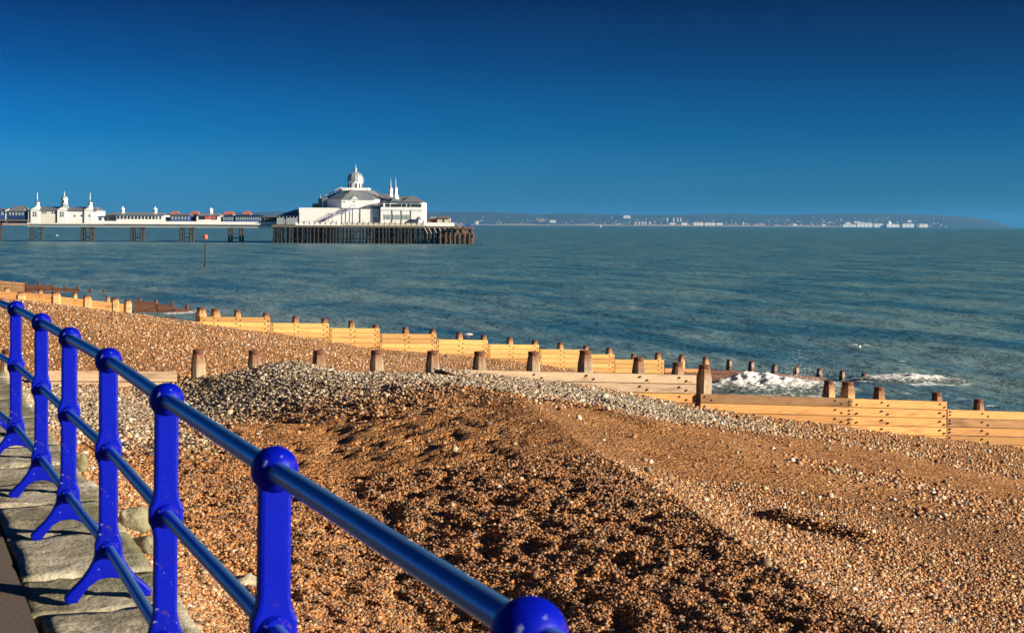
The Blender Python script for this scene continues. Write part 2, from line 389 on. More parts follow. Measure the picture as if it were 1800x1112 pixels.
def beach_z(x, y):
    s, t, z, k = beach_parts(x, y)
    r = np.hypot(x, y)
    wob = fbm(s * .25, t * .12, 3, 21) - .5
    # trodden pockets behind the crest
    mt = sstep(7.9, 6.3, crest_s(s, t) + wob * 1.2) * sstep(1.5, 2.6, s) * sstep(25.5, 22.5, t + wob * 3) 
    p = fbm(s * 5.6 + .6 * fbm(s * 4, t * 4, 2, 5), t * 4.4, 2, 31)
    p2 = fbm(s * 8.3, t * 6.5, 2, 37)
    pock = -(sstep(.50, .28, p)) * .050 - sstep(.5, .3, p2) * .022 + sstep(.55, .75, p) * .015
    z = z + mt * pock * (1 - k)
    # small scarps left by the tides
    q = s + wob * 2.2 + (t - 20) * .06
    for s0, amp, a, b in ((8.3, .10, 6, 24), (10.2, .07, 12, 26), (12.7, .05, 10, 29), (16.2, .05, 8, 29), (20.5, .04, 8, 30)):
        br = fbm(s * .3 + s0, t * .5, 3, int(s0 * 7)) 
        z = z + amp * sstep(.45, .62, br) * (sstep(-.22, 0, q - s0) - sstep(0, .9, q - s0)) * sstep(a, a + 3, t) * sstep(b, b - 2, t)
    z = z + (fbm(s * .5, t * .3, 3, 41) - .5) * .15 * sstep(.9, 2, np.abs(t - T1) + np.where(s < 11, 2, 0)) + (fbm(x * 3, y * 3, 3, 43) - .5) * .035
    z = z - sstep(WALL_S + .05, WALL_S - .25, s) * .6
    return z
na, nr = 360, 1000
ang = np.linspace(R(-46), R(46), na); rr = np.exp(np.linspace(math.log(3.2), math.log(330), nr))
RR, AA = np.meshgrid(rr, ang, indexing='ij'); X = RR * np.sin(AA); Y = RR * np.cos(AA)
Zb = beach_z(X, Y)
me = grid_mesh('beach', X, Y, Zb)
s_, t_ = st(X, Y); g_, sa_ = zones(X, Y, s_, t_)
attr(me, 'zone', g_); attr(me, 'sand_sunlit', sa_)
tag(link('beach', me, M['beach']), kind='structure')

# pebbles lying on the shingle
PEB = bpy.data.collections.new('pebble_shapes')
for i in range(6):
    bm = bmesh.new(); bmesh.ops.create_icosphere(bm, subdivisions=1 if i else 2, radius=.5)
    sx, sy, sz = (1.15, .85, .55 + .08 * i) if i % 2 else (1.0, .95, .62)
    for v in bm.verts:
        j = 1 + .22 * (rnd.random() - .5)
        v.co = Vector((v.co.x * sx * j, v.co.y * sy * j, v.co.z * sz * j))
    mp = bpy.data.meshes.new('pebble'); bm.to_mesh(mp); bm.free(); mp.materials.append(M['pebble'])
    mp.polygons.foreach_set('use_smooth', [True] * len(mp.polygons))
    PEB.objects.link(bpy.data.objects.new('pebble_shape', mp))
def scatter(r0, r1, p, half):
    pts = []
    r = r0
    while r < r1:
        n = int(2 * half * r / p); a = (np.arange(n) + nrng.random(n)) * (p / r) - half
        q = r + nrng.random(n) * p * 1.1
        pts.append(np.stack([q * np.sin(a), q * np.cos(a)], -1)); r += p
    return np.concatenate(pts)
HA = R(25)
def pebbles():
    out = []
    a = np.concatenate([scatter(5.2, 11.5, .0185, HA), scatter(11.5, 17, .023, HA)])
    s, t = st(a[:, 0], a[:, 1]); g, sd_ = zones(a[:, 0], a[:, 1], s, t); r = np.hypot(a[:, 0], a[:, 1])
    keep = (s > WALL_S + .03) & (nrng.random(len(a)) > sd_ * 1.0) & (nrng.random(len(a)) < np.interp(r, [5, 12, 17], [.98, .9, .55]))
    sz = np.where(r < 11.5, .0195, .0225) * np.exp(nrng.normal(0, .36, len(a))) * (1 + .5 * g)
    out.append((a[keep], sz[keep], g[keep]))
    b = scatter(13, 34, .038, HA)
    s, t = st(b[:, 0], b[:, 1]); g, sd_ = zones(b[:, 0], b[:, 1], s, t)
    keep = (s > WALL_S + .05) & (nrng.random(len(b)) < g * 1.15) & ((t < T1 - .15) | (s < 10.5)) & (t < T1 + 2)
    sz = .042 * np.exp(nrng.normal(0, .34, len(b)))
    out.append((b[keep], sz[keep], g[keep]))
    c = scatter(5.5, 45, .21, HA)
    s, t = st(c[:, 0], c[:, 1]); g, sd_ = zones(c[:, 0], c[:, 1], s, t)
    keep = (s > WALL_S + .08) & (nrng.random(len(c)) < .22 + .3 * g) & (np.abs(t - T1) > .25)
    sz = .046 * np.exp(nrng.normal(0, .35, len(c)))
    out.append((c[keep], sz[keep], g[keep] * .5 + .3))
    e = scatter(27, 78, .15, HA)
    s, t = st(e[:, 0], e[:, 1]); g, sd_ = zones(e[:, 0], e[:, 1], s, t); zz = beach_z(e[:, 0], e[:, 1])
    keep = (zz > .25) & (np.abs(t - T1) > .3) & (np.abs(t - T2) > .3) & (nrng.random(len(e)) < .75)
    out.append((e[keep], (.052 * np.exp(nrng.normal(0, .35, len(e))))[keep], (g * .7 + .15)[keep]))
    p = np.concatenate([o[0] for o in out]); sz = np.concatenate([o[1] for o in out]); g = np.concatenate([o[2] for o in out])
    z = beach_z(p[:, 0], p[:, 1]) + sz * .12
    n = len(p)
    me = bpy.data.meshes.new('shingle_pebbles'); me.vertices.add(n)
    me.vertices.foreach_set('co', np.column_stack([p, z]).astype(np.float32).ravel())
    attr(me, 'ps', sz); ps_, pt_ = st(p[:, 0], p[:, 1]); dark_zone = sstep(8.2, 6.4, crest_s(ps_, pt_)) * sstep(26, 22, pt_) * sstep(1.8, 3.4, ps_) * (1 - g)  # pebbles landward of the crest get a darker tone
    attr(me, 'pr', np.clip(nrng.beta(1.5, 2.0, n) * (1 - .26 * dark_zone) + .03 * (1 - dark_zone), 0, 1)); attr(me, 'pg', np.clip(g * 1.1 + (nrng.random(n) - .5) * .5 + (nrng.random(n) < .34) * .65, 0, 1))
    rot = np.column_stack([nrng.normal(0, .35, n), nrng.normal(0, .35, n), nrng.random(n) * 6.283]).astype(np.float32)
    ra = me.attributes.new('prot', 'FLOAT_VECTOR', 'POINT'); ra.data.foreach_set('vector', rot.ravel())
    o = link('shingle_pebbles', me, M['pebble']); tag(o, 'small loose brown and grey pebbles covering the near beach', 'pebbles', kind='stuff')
    ng = bpy.data.node_groups.new('lay_pebbles', 'GeometryNodeTree')
    ng.interface.new_socket('Geometry', in_out='INPUT', socket_type='NodeSocketGeometry'); ng.interface.new_socket('Geometry', in_out='OUTPUT', socket_type='NodeSocketGeometry')
    N = ng.nodes; L = ng.links; gi = N.new('NodeGroupInput'); go = N.new('NodeGroupOutput')
    ip = N.new('GeometryNodeInstanceOnPoints'); ci = N.new('GeometryNodeCollectionInfo'); ci.inputs['Collection'].default_value = PEB; ci.inputs['Separate Children'].default_value = True
    def na_(nm, ty):
        x = N.new('GeometryNodeInputNamedAttribute'); x.data_type = ty; x.inputs['Name'].default_value = nm
        return [q for q in x.outputs if q.enabled and q.name == 'Attribute'][0]
    e2r = N.new('FunctionNodeEulerToRotation')
    L.new(na_('prot', 'FLOAT_VECTOR'), e2r.inputs[0])
    L.new(gi.outputs[0], ip.inputs['Points']); L.new(ci.outputs[0], ip.inputs['Instance']); ip.inputs['Pick Instance'].default_value = True
    L.new(e2r.outputs[0], ip.inputs['Rotation']); L.new(na_('ps', 'FLOAT'), ip.inputs['Scale']); L.new(ip.outputs[0], go.inputs[0])
    md = o.modifiers.new('lay_pebbles', 'NODES'); md.node_group = ng
    print('pebbles', n)
pebbles()

# ------------------------------------------------------------------ sea
BREAK = [(P(1352, 680, 73.0), 3.9, 2.5, .66), (P(1605, 668, 77), 2.8, 1.5, .36)]
def sea_z(x, y):
    s, t = st(x, y); r = np.hypot(x, y)
    w1 = 1 - np.abs(2 * fbm(s * .11 + .8 * fbm(t * .03, s * .02, 2, 60), t * .035, 3, 61) - 1) * 1.6
    w2 = fbm(s * .42, t * .20, 3, 67) - .5; w3 = fbm(x * 1.1, y * 1.1, 2, 71) - .5
    fade = np.exp(-r / 900.)
    return (.26 * (w1 - .6) + .34 * w2 + .10 * w3 * np.exp(-r / 200.)) * fade
ang = np.linspace(R(-48), R(48), 420); rr = np.exp(np.linspace(math.log(30), math.log(60000), 1300))
RR, AA = np.meshgrid(rr, ang, indexing='ij'); X = RR * np.sin(AA); Y = RR * np.cos(AA)
s_, t_ = st(X, Y); shore = 35.3 - .27 * np.maximum(0, t_ - 64)
me = grid_mesh('sea', X, Y, sea_z(X, Y))
off = s_ - shore
foam = np.exp(-np.maximum(0, off) / 1.6) * .55 * (off > -6)
foam += np.exp(-((off - 3.2 - 1.5 * fbm(t_ * .15, t_ * 0, 3, 77)) / .8) ** 2) * .6 * sstep(.48, .6, fbm(t_ * .06, s_ * .03, 3, 79))
for c, a, b, h in BREAK:
    e = ((X - c.x) / (a * 1.3)) ** 2 + ((Y - c.y) / (b * 2.2)) ** 2
    foam = np.maximum(foam, np.exp(-e) * .8)
for u, v, a, b in ((72, 513, 4.5, 4), (325, 549, 2.6, 4), (1300, 684, 3, 2.5)):
    d = F * HC / (v - hv(u)); c = P(u, v, d)
    foam = np.maximum(foam, np.exp(-(((X - c.x) / a) ** 2 + ((Y - c.y) / b) ** 2)) * .72)
cap = fbm(s_ * .20, t_ * .055, 4, 83); foam = np.maximum(foam, sstep(.66, .74, cap) * .36 * np.exp(-np.hypot(X, Y) / 500))
attr(me, 'foam', foam); attr(me, 'sediment', np.exp(-np.maximum(0, off) / 60.))
tag(link('sea', me, M['sea']), kind='structure')

def breaker(c, a, b, h, seed, label):
    gx = np.linspace(-1.5, 1.5, 150); gy = np.linspace(-1.5, 1.5, 90); GX, GY = np.meshgrid(gx, gy, indexing='ij')
    env = np.exp(-(GX ** 2 * 1.5 + np.where(GY < 0, GY ** 2 * 1.3, GY ** 2 * 5)))
    x = GX * a; y = GY * b
    n = fbm(x * .8, y * .9, 5, seed); lump = np.abs(fbm(x * 2.2, y * 2.2, 4, seed + 5) - .5) * 2
    z = h * env * (.25 + 1.5 * n) - lump * .22 * env * h / .6 + .05 - .22 * sstep(.25, .02, env)
    me = grid_mesh('breaking_wave', x, y, z); attr(me, 'fh', env * .95 + .3 * (n - .5))
    o = link('breaking_wave', me, M['foam'], None, (c.x, c.y, 0)); tag(o, label, 'wave')
breaker(*BREAK[0], 101, 'white breaking wave hitting the wet seaward end of the far groyne')
breaker(*BREAK[1], 131, 'low breaking wave in open water right of the far groyne end')
bm = bmesh.new()
c = BREAK[0][0]
for i in range(420):
    q = abs(rnd.gauss(0, 1)); x = c.x + rnd.gauss(1.7, .75); y = c.y + rnd.gauss(.3, .5); z = .5 + q * .55
    if i > 190: x = c.x + rnd.gauss(0, 2); z = .35 + abs(rnd.gauss(0, .25))
    bmesh.ops.create_icosphere(bm, subdivisions=0 + 1, radius=rnd.uniform(.006, .018), matrix=Matrix.Translation((x, y, z)))
mp = bpy.data.meshes.new('spray_droplets'); bm.to_mesh(mp); bm.free()
k = NT('spray_white'); k.set((.85, .87, .88), .5)
tag(link('spray_droplets', mp, k.m), 'white spray droplets thrown up above the breaking wave', 'spray', kind='stuff')

# ------------------------------------------------------------------ promenade and sea wall
m = MB(); q = []
p0, p1 = -14, 60
m.box(-9, .60, p0, p1, 4, PROM - .004)
pr = m.build('promenade', M['tarmac']); pr.rotation_euler = (0, 0, TH); tag(pr, kind='structure')
wall = empty('sea_wall', (*xy(.92, 2), PROM - .4), 'sea wall topped with mossy weathered coping stones under the blue railing', 'wall', rz=TH)
m = MB(); m.box(.62 - .92, 1.20 - .92, -14, 58, -2.5, .12); m.build('wall_core', M['stone'], wall)
def rough_block(L, W, H, seed, amp=.02, rnd_k=0):
    bm = bmesh.new(); bmesh.ops.create_cube(bm, size=1)
    bmesh.ops.subdivide_edges(bm, edges=bm.edges[:], cuts=9 if not rnd_k else 7, use_grid_fill=True)
    p = np.array([v.co[:] for v in bm.verts]); ap = np.abs(p)
    if rnd_k: p = p * (ap.max(1) / (ap ** rnd_k).sum(1) ** (1 / rnd_k))[:, None]
    else: p = p * np.where((ap > .49).sum(1) >= 2, .984, 1)[:, None]
    x, y, z = p[:, 0] * W, p[:, 1] * L, p[:, 2] * H
    n = fbm(x * 5 + seed * 3.1, y * 5 + z * 4, 4, seed) - .5
    n2 = fbm(y * 2 + seed, z * 5 + x * 2, 3, seed + 9) - .5
    n3 = fbm(x * 14 + seed, y * 14, 3, seed + 19) - .5
    q = np.column_stack([x + n2 * amp * 3, y + n * amp, z + n * amp * 2.2 + n3 * amp * 1.6])
    for v, c in zip(bm.verts, q): v.co = c
    mp = bpy.data.meshes.new('coping_stone'); bm.to_mesh(mp); bm.free()
    mp.polygons.foreach_set('use_smooth', [True] * len(mp.polygons)); return mp
t = 1.2 - 2; i = 0
while t < 16:
    L = rnd.uniform(.62, 1.05)
    o = link('coping_stone', rough_block(L - .001, rnd.uniform(.62, .72), .40, i, .012), M['stone'], wall, (rnd.uniform(-.01, .02) + .015, t + L / 2, .20 + rnd.uniform(-.014, .010)))
    t += L; i += 1
for k_, (u, v, sz, lab) in enumerate([(236, 907, (.13, .12, .10), 'large tan boulder beside the coping stones, nearest to the camera'),
                                     (143, 822, (.06, .08, .12), 'upright tan boulder behind the third blue railing post'),
                                     (262, 950, (.14, .12, .08), 'dark weedy boulder just below the larger tan boulder'),
                                     (425, 1020, (.15, .11, .06), 'flat pale stone lying on the shingle beside the railing')]):
    z0 = 5.55 if k_ < 3 else 5.2
    d = F * (HC - z0 - .1) / (v - hv(u)); p = P(u, v, d)
    zb = float(beach_z(np.array([p.x]), np.array([p.y]))[0])
    mp = rough_block(sz[1] * 2, sz[0] * 2, sz[2] * 2, 70 + k_, .05, 2.6); mp.name = 'boulder'
    kk = M['stone'] if k_ != 1 else M['stone']
    o = link('boulder', mp, kk, None, (p.x, p.y, zb + sz[2] * .55)); o.rotation_euler = (.1 * k_, -.15, 1.3 * k_); tag(o, lab, 'boulder')

# ------------------------------------------------------------------ blue railing
SP = 1.62; T0 = 2.12 - SP
rail = empty('railing', (*xy(S_RAIL, T0), PROM), 'bright blue cast iron seafront railing with three tubular rails', 'railing', rz=TH)
def post_mesh():
    half = [(.140, 0), (.192, 0), (.196, .028), (.165, .062), (.125, .098), (.092, .142), (.072, .178), (.063, .205), (.060, .262), (.048, .300),
            (.0415, .335), (.0415, .605), (.047, .632), (.060, .660), (.060, .712), (.047, .745), (.0415, .775), (.0415, 1.085)]
    arch = [(.118, .032), (.085, .072), (.045, .096)]
    pts = half + [(-x, z) for x, z in reversed(half)] + [(-x, z) for x, z in arch] + [(0, .103)] + [(x, z) for x, z in reversed(arch)]
    th = .027
    bm = bmesh.new(); vs = [bm.verts.new((x, -th, z)) for x, z in pts]; f = bm.faces.new(vs)
    r = bmesh.ops.extrude_face_region(bm, geom=[f])
    for v in r['geom']:
        if isinstance(v, bmesh.types.BMVert): v.co.y = th
    bmesh.ops.recalc_face_normals(bm, faces=bm.faces[:])
    big = [f for f in bm.faces if len(f.verts) > 10]; ed = list({e for f in big for e in f.edges})
    bmesh.ops.bevel(bm, geom=ed, offset=.011, segments=2, affect='EDGES', profile=.6)
    bmesh.ops.triangulate(bm, faces=[f for f in bm.faces if len(f.verts) > 4])
    me = bpy.data.meshes.new('post'); bm.to_mesh(me); bm.free(); return me
pm = post_mesh(); pm.materials.append(M['bluepost'])
def ball_mesh(r, sq=1.0):
    bm = bmesh.new(); bmesh.ops.create_uvsphere(bm, u_segments=28, v_segments=18, radius=r)
    for v in bm.verts: v.co.z *= sq
    me = bpy.data.meshes.new('ball'); bm.to_mesh(me); bm.free(); me.polygons.foreach_set('use_smooth', [True] * len(me.polygons)); me.materials.append(M['bluepost']); return me
bmh = ball_mesh(.062)
collar = MB(); 
for y0, y1, ra, rb in ((-.044, -.034, .034, .042), (-.034, .034, .043, .043), (.034, .044, .042, .034)):
    collar.tube((0, y0, 0), (0, y1, 0), ra, rb, 20)
cme = None
ZT, ZM, ZL = 1.10, .686, .234
tops = [(940, 1115), (482, 825), (293, 702), (194, 634), (122, 594), (75, 567), (30, 543), (-16, 527)]
POS = []
for u, v in tops:
    d = F * (HC - PROM - ZT) / (v - hv(u)); a_, b_ = st((u - 900) / F * d, d); POS.append((a_ - S_RAIL, b_ - T0))
stp = (POS[-1][0] - POS[0][0]) / 7, (POS[-1][1] - POS[0][1]) / 7
POS = [(POS[0][0] - stp[0], POS[0][1] - stp[1])] + POS
for _ in range(3): POS.append((POS[-1][0] + stp[0], POS[-1][1] + stp[1]))
for i, (a_, b_) in enumerate(POS):
    p = link('post', pm, None, rail, (a_, b_, 0))
    p.rotation_euler = (rnd.gauss(0, .004), rnd.gauss(0, .006), 0)
    link('ball', bmh, None, p, (0, 0, ZT))
    for z in (ZM, ZL):
        if cme is None:
            co_ = collar.build('collar', M['bluepost'], p, True, (0, 0, z)); cme = co_.data
        else: link('collar', cme, None, p, (0, 0, z))
for z, r in ((ZT, .0275), (ZM, .0235), (ZL, .0235)):
    for (a_, b_), (c_, d_) in zip(POS[:-1], POS[1:]):
        mm = MB().tube((a_, b_, z), (c_, d_, z), r, r, 24); mm.build('rail', M['rail'], rail, True)

# ------------------------------------------------------------------ groynes
def post_shape(w, h):
    """chamfered pile with a drawn-in neck; local origin at its top"""
    m = MB(); b = w / 2; ch = b * .42
    def ring(k, z): 
        a, c = b * k, (b - ch) * k
        return [(c, -a, z), (a, -c, z), (a, c, z), (c, a, z), (-c, a, z), (-a, c, z), (-a, -c, z), (-c, -a, z)]
    lv = [(1, -h), (1, -.34), (.97, -.29), (.78, -.10), (.74, -.075)]
    vs = []; fs = []
    for k, z in lv: vs += ring(k, z)
    for i in range(len(lv) - 1):
        for j in range(8): fs.append((i * 8 + j, i * 8 + (j + 1) % 8, (i + 1) * 8 + (j + 1) % 8, (i + 1) * 8 + j))
    fs.append(tuple(range((len(lv) - 1) * 8, len(lv) * 8)))
    m.add(vs, fs); me = bpy.data.meshes.new('post'); me.from_pydata(m.v, [], m.f); return me
def cap_shape(w):
    b = w / 2; m = MB(); m.lathe([(b * .86, -.095), (b * .93, -.07), (b * 1.0, -.012), (b * .97, 0), (b * .80, .004)], n=12); 
    me = bpy.data.meshes.new('iron_cap'); me.from_pydata(m.v, [], m.f); me.materials.append(M['rust'])
    me.polygons.foreach_set('use_smooth', [True] * len(me.polygons)); me.set_sharp_from_angle(angle=R(40)); return me
CAP = cap_shape(.28)
def groyne(name, T, label, sections, posts, zsea=-1.5):
    """sections: (s0, s1, top0, top1, rows, [materials by row], y offset); posts: (s, ztop, material, width, y)"""
    s00 = sections[0][0]
    g = empty(name, (*xy(s00, T), 0), label, 'groyne', 'timber groynes across the beach', rz=TH)
    for (s0, s1, z0, z1, rows, mats, yo) in sections:
        L = s1 - s0; n = max(1, round(L / 4.2)); 
        cuts = [s0 + L * i / n for i in range(n + 1)]
        for r in range(rows):
            H = .222
            for i in range(n):
                a, b = cuts[i], cuts[i + 1]
                if n > 1 and r % 2 and 0 < i: a -= 0
                za = z0 + (z1 - z0) * (a - s0) / L - r * H; zb = z0 + (z1 - z0) * (b - s0) / L - r * H
                j = rnd.uniform(-.012, .012); j2 = rnd.uniform(-.004, .008); th = .09
                x0, x1 = a - s00 + .003, b - s00 - .003
                cx, cz = (x0 + x1) / 2, (za + zb) / 2 - H / 2
                hh = H / 2 - .007 + j2 * .5; c_ = .010
                m = MB(); sl_ = (zb - za) / 2
                y0_, y1_ = -th / 2 + j, th / 2 + j
                prof = [(y1_, -hh), (y0_ + c_, -hh), (y0_, -hh + c_), (y0_, hh - c_), (y0_ + c_, hh), (y1_, hh)]
                vs = [(x0 - cx, y, z - sl_) for y, z in prof] + [(x1 - cx, y, z + sl_) for y, z in prof]
                fs = [(k_, (k_ + 1) % 6, 6 + (k_ + 1) % 6, 6 + k_) for k_ in range(6)] + [tuple(range(5, -1, -1)), tuple(range(6, 12))]
                m.add(vs, fs); o = m.build('plank', M[mats[min(r, len(mats) - 1)]], g, loc=(cx, yo, cz))
    bt = MB()
    for (s, zt, mt, wd, y) in posts:
        zb = min(zt - 1.2, float(beach_z(*[np.array([q]) for q in xy(s, T + y)])[0]) - .5) if zsea > -9 else zt - 2
        me = post_shape(wd, zt - zb); me.materials.append(M[mt])
        o = link('post', me, None, g, (s - s00, y, zt)); o.rotation_euler = (rnd.gauss(0, .012), rnd.gauss(0, .014), rnd.gauss(0, .06))
        c_ = link('iron_cap', CAP, None, o); c_.scale = (wd / .30,) * 2 + (1,)
        for (s0, s1, z0, z1, rows, mats, yo) in sections:
            if s0 - .2 < s < s1 + .2 and yo < y:
                zz = z0 + (z1 - z0) * (s - s0) / (s1 - s0)
                for r in range(rows):
                    for dx in (-.09, .10):
                        x_ = min(max(s + dx, s0 + .08), s1 - .08) - s00; z_ = zz - r * .222 - (.065 if dx < 0 else .15)
                        bt.tube((x_, yo - .045, z_), (x_, yo - .085, z_), .026, .020, 6)
    if bt.v: tag(bt.build('bolts', M['bolt'], g), kind='stuff')
    return g
def sg(u, c):    # seaward distance of photo column u on the groyne that crosses the view axis c metres ahead
    d = c / (1 - math.tan(TH) * (u - 900) / F); x = (u - 900) / F * d; return x * cS + d * sS, d
def zg(u, v, c): return HC - (v - hv(u)) * sg(u, c)[1] / F
C1, C2, C3, C4 = T1 / cS, T2 / cS, T3 / cS, T4 / cS
def sec(c, u0, u1, v0, v1, rows, mats, yo=0): return (sg(u0, c)[0], sg(u1, c)[0], zg(u0, v0, c), zg(u1, v1, c), rows, mats, yo)
def pst(c, u, v, mt, wd=.27, y=.20): return (sg(u, c)[0], zg(u, v, c), mt, wd, y)

G1 = [sec(C1, 60, 312, 650, 652, 2, ['wood_grey']), sec(C1, 775, 1224, 648, 658.5, 5, ['wood_grey', 'wood_grey', 'wood_new', 'wood_new'], 0),
      sec(C1, 1226, 1491, 690, 698, 5, ['wood_brown', 'wood_new', 'wood_new', 'wood_brown', 'wood_new'], -.14),
      sec(C1, 1492, 1664, 699.5, 705, 5, ['wood_new', 'wood_new', 'wood_new'], 0), sec(C1, 1665, 1905, 719, 727, 5, ['wood_new', 'wood_brown', 'wood_new', 'wood_new'], 0),
      sec(C1, 1906, 2150, 740, 748, 5, ['wood_new'], 0), sec(C1, 2151, 2400, 762, 770, 5, ['wood_brown'], 0)]
P1 = [pst(C1, 17, 616, 'post'), pst(C1, 353, 616, 'post'), pst(C1, 452, 617, 'post'), pst(C1, 566, 617, 'post'), pst(C1, 668, 617, 'post'), pst(C1, 767, 618, 'post'),
      pst(C1, 850, 619, 'post'), pst(C1, 945, 619, 'post'), pst(C1, 1037, 617, 'post', .31), pst(C1, 1131, 629, 'post'), pst(C1, 1200, 638, 'post'),
      pst(C1, 1239, 641, 'post', .31, -.02), pst(C1, 1467, 670, 'post_new'), pst(C1, 1500, 672, 'post_new', .31), pst(C1, 1555, 681, 'post_new'),
      pst(C1, 1657, 691, 'post_new'), pst(C1, 1731, 703, 'post_new'), pst(C1, 1830, 712, 'post_new'), pst(C1, 1935, 724, 'post_new'), pst(C1, 2060, 735, 'post_new'), pst(C1, 2200, 748, 'post_new')]
groyne('groyne', T1, 'near timber groyne, bleached and half buried at left, new orange planks at right', G1, P1)
steps = [(288, 352, 563, 565), (352, 476, 556, 557.5), (477, 579, 567, 568), (580, 668, 576, 577), (669, 768, 586, 587), (769, 858, 596, 597.5), (859, 948, 604.5, 605.5), (949, 1034, 613, 614), (1035, 1081, 622, 622.5),
         (1082, 1168, 631, 632)]
G2 = [sec(C2, a, b, c_, d_, 5, ['wood_yellow', 'wood_yellow', 'wood_yellow', 'wood_new']) for a, b, c_, d_ in steps]
G2 += [sec(C2, 1169, 1245, 646.5, 648, 5, ['wood_new', 'wood_wet']), sec(C2, 1246, 1330, 649, 652, 4, ['wood_wet']), sec(C2, 1331, 1452, 653, 663, 3, ['wood_wet'])]
pu = [(356, 541, .42), (381, 543, .40), (420, 545, .3), (470, 550, .3), (522, 556, .3), (573, 560, .3), (621, 564, .3), (664, 571, .3), (716, 575, .3), (764, 579, .3), (811, 584, .3), (854, 589, .3), (900, 593, .3), (944, 598, .3), (989, 602, .3),
      (1034, 608, .27), (1075, 611, .3), (1118, 622, .26), (1161, 620, .3), (1203, 624, .3), (1245, 628, .3)]
P2 = [pst(C2, u, v, 'post_new', wd) for u, v, wd in pu] + [pst(C2, u, v, 'wood_wet', .3) for u, v in ((1287, 632), (1326, 635), (1367, 641), (1405, 644), (1446, 648), (1486, 652), (1524, 656))]
groyne('groyne', T2, 'long stepped groyne of pale yellow planks behind the near groyne, wet at its sea end', G2, P2)
G3 = [sec(C3, -120, -10, 504, 510, 6, ['wood_new']), sec(C3, -9, 95, 511, 517, 6, ['wood_new']), sec(C3, 96, 218, 520, 534, 6, ['wood_new']), sec(C3, 236, 276, 528, 531, 6, ['wood_wet']), sec(C3, 277, 306, 534, 536, 5, ['wood_wet']), sec(C3, 307, 346, 541, 545, 4, ['wood_wet'])]
P3 = [pst(C3, u, v, 'post_new', wd) for u, v, wd in ((13, 505, .45), (37, 513, .8), (72, 509, .4), (99, 513, .8), (133, 514, .35), (154, 519, .75), (191, 520, .35), (203, 524, .7), (226, 527, .62))]
P3 += [pst(C3, u, v, 'wood_wet', .33) for u, v in ((247, 524), (276, 527), (304, 530), (331, 535))]
groyne('groyne', T3, 'third groyne along the beach, orange at left and dark wet planks in the surf', G3, P3)
G4 = [sec(C4, -80, 44, 487, 497, 5, ['wood_brown']), sec(C4, 45, 92, 500, 502, 5, ['wood_wet']), sec(C4, 93, 141, 505, 508, 4, ['wood_wet'])]
P4 = [pst(C4, u, v, 'wood_wet', .35) for u, v in ((0, 491), (23, 493), (45, 495), (69, 497), (93, 499), (115, 502), (138, 504), (160, 507), (184, 509.5))]
groyne('groyne', T4, 'farthest dark red groyne at the left edge, running out to foamy water', G4, P4)

# ------------------------------------------------------------------ marker post and gulls
d = F * HC / (470 - hv(361)); p = P(361, 470, d); zt = lambda v: HC - (v - hv(361)) * d / F
mk = empty('marker_post', (p.x, p.y, 0), 'slim black sea marker pole with a red topmark, before the pier', 'marker post')
m = MB().tube((0, 0, -3), (0, 0, zt(420)), .14, .11, 8); m.build('pole', M['iron'], mk)
m = MB().tube((0, 0, -1), (0, 0, zt(462)), .22, .20, 8); m.build('pole_foot', M['iron'], mk)
m = MB().lathe([(.16, zt(421)), (.42, zt(419.5)), (.44, zt(413.5)), (.18, zt(411.5))], n=10); m.build('topmark', M['redpaint'], mk)
m = MB().tube((.05, 0, zt(411.6)), (.08, 0, zt(410)), .16, .1, 6); m.build('cap', M['iron'], mk)
def gull(loc, sc_, rz, label, flying=True):
    g = empty('gull', loc, label, 'gull', rz=rz); g.scale = (sc_,) * 3
    b = MB().lathe([(.002, -.30), (.035, -.24), (.085, -.08), (.095, .05), (.06, .17), (.055, .22), (.03, .27), (.004, .33)], n=10)
    b.v = [(z, x, y) for x, y, z in b.v]; b.build('body', M['gull'], g, True)
    for sgn in (-1, 1):
        if flying:
            wv = [(.10, 0, .03), (-.10, 0, .03), (.12, .32 * sgn, .16), (-.07, .32 * sgn, .15), (-.02, .72 * sgn, .09), (-.10, .70 * sgn, .085)]
            vs = wv + [(x, y, z - .014) for x, y, z in wv]
            MB().add(vs, [(0, 1, 3, 2), (2, 3, 5, 4), (6, 8, 9, 7), (8, 10, 11, 9), (0, 2, 8, 6), (2, 4, 10, 8), (1, 7, 9, 3), (3, 9, 11, 5), (4, 5, 11, 10), (0, 6, 7, 1)]).build('wing', M['gull'], g)
        else:
            MB().add([(.12, .07 * sgn, .05), (-.30, .05 * sgn, .02), (.05, .10 * sgn, -.05), (.12, .085 * sgn, .04), (-.30, .065 * sgn, .01), (.05, .115 * sgn, -.06)],
                     [(0, 1, 2), (5, 4, 3), (0, 3, 4, 1), (1, 4, 5, 2), (2, 5, 3, 0)]).build('wing', M['gullgrey'], g)
            MB().tube((.02, .04 * sgn, -.07), (.02, .04 * sgn, -.22), .012, .012, 5).build('leg', M['redpaint'], g)
    MB().tube((.31, 0, 0), (.39, 0, -.015), .018, .004, 6).build('beak', M['cream'], g)
    return g
gull(P(1512, 609, 62), .62, R(78), 'white gull gliding low over the open sea above the breaking waves')
gull(P(100, 414, 560), 1.6, R(20), 'tiny white gull flying in front of the pier legs at left')
q = sg(815, C2); gull((*xy(q[0] + .28, T2 + .05), zg(830, 596.5, C2) + .24), .7, R(-10), 'white gull perched on the yellow groyne beside a post', False)

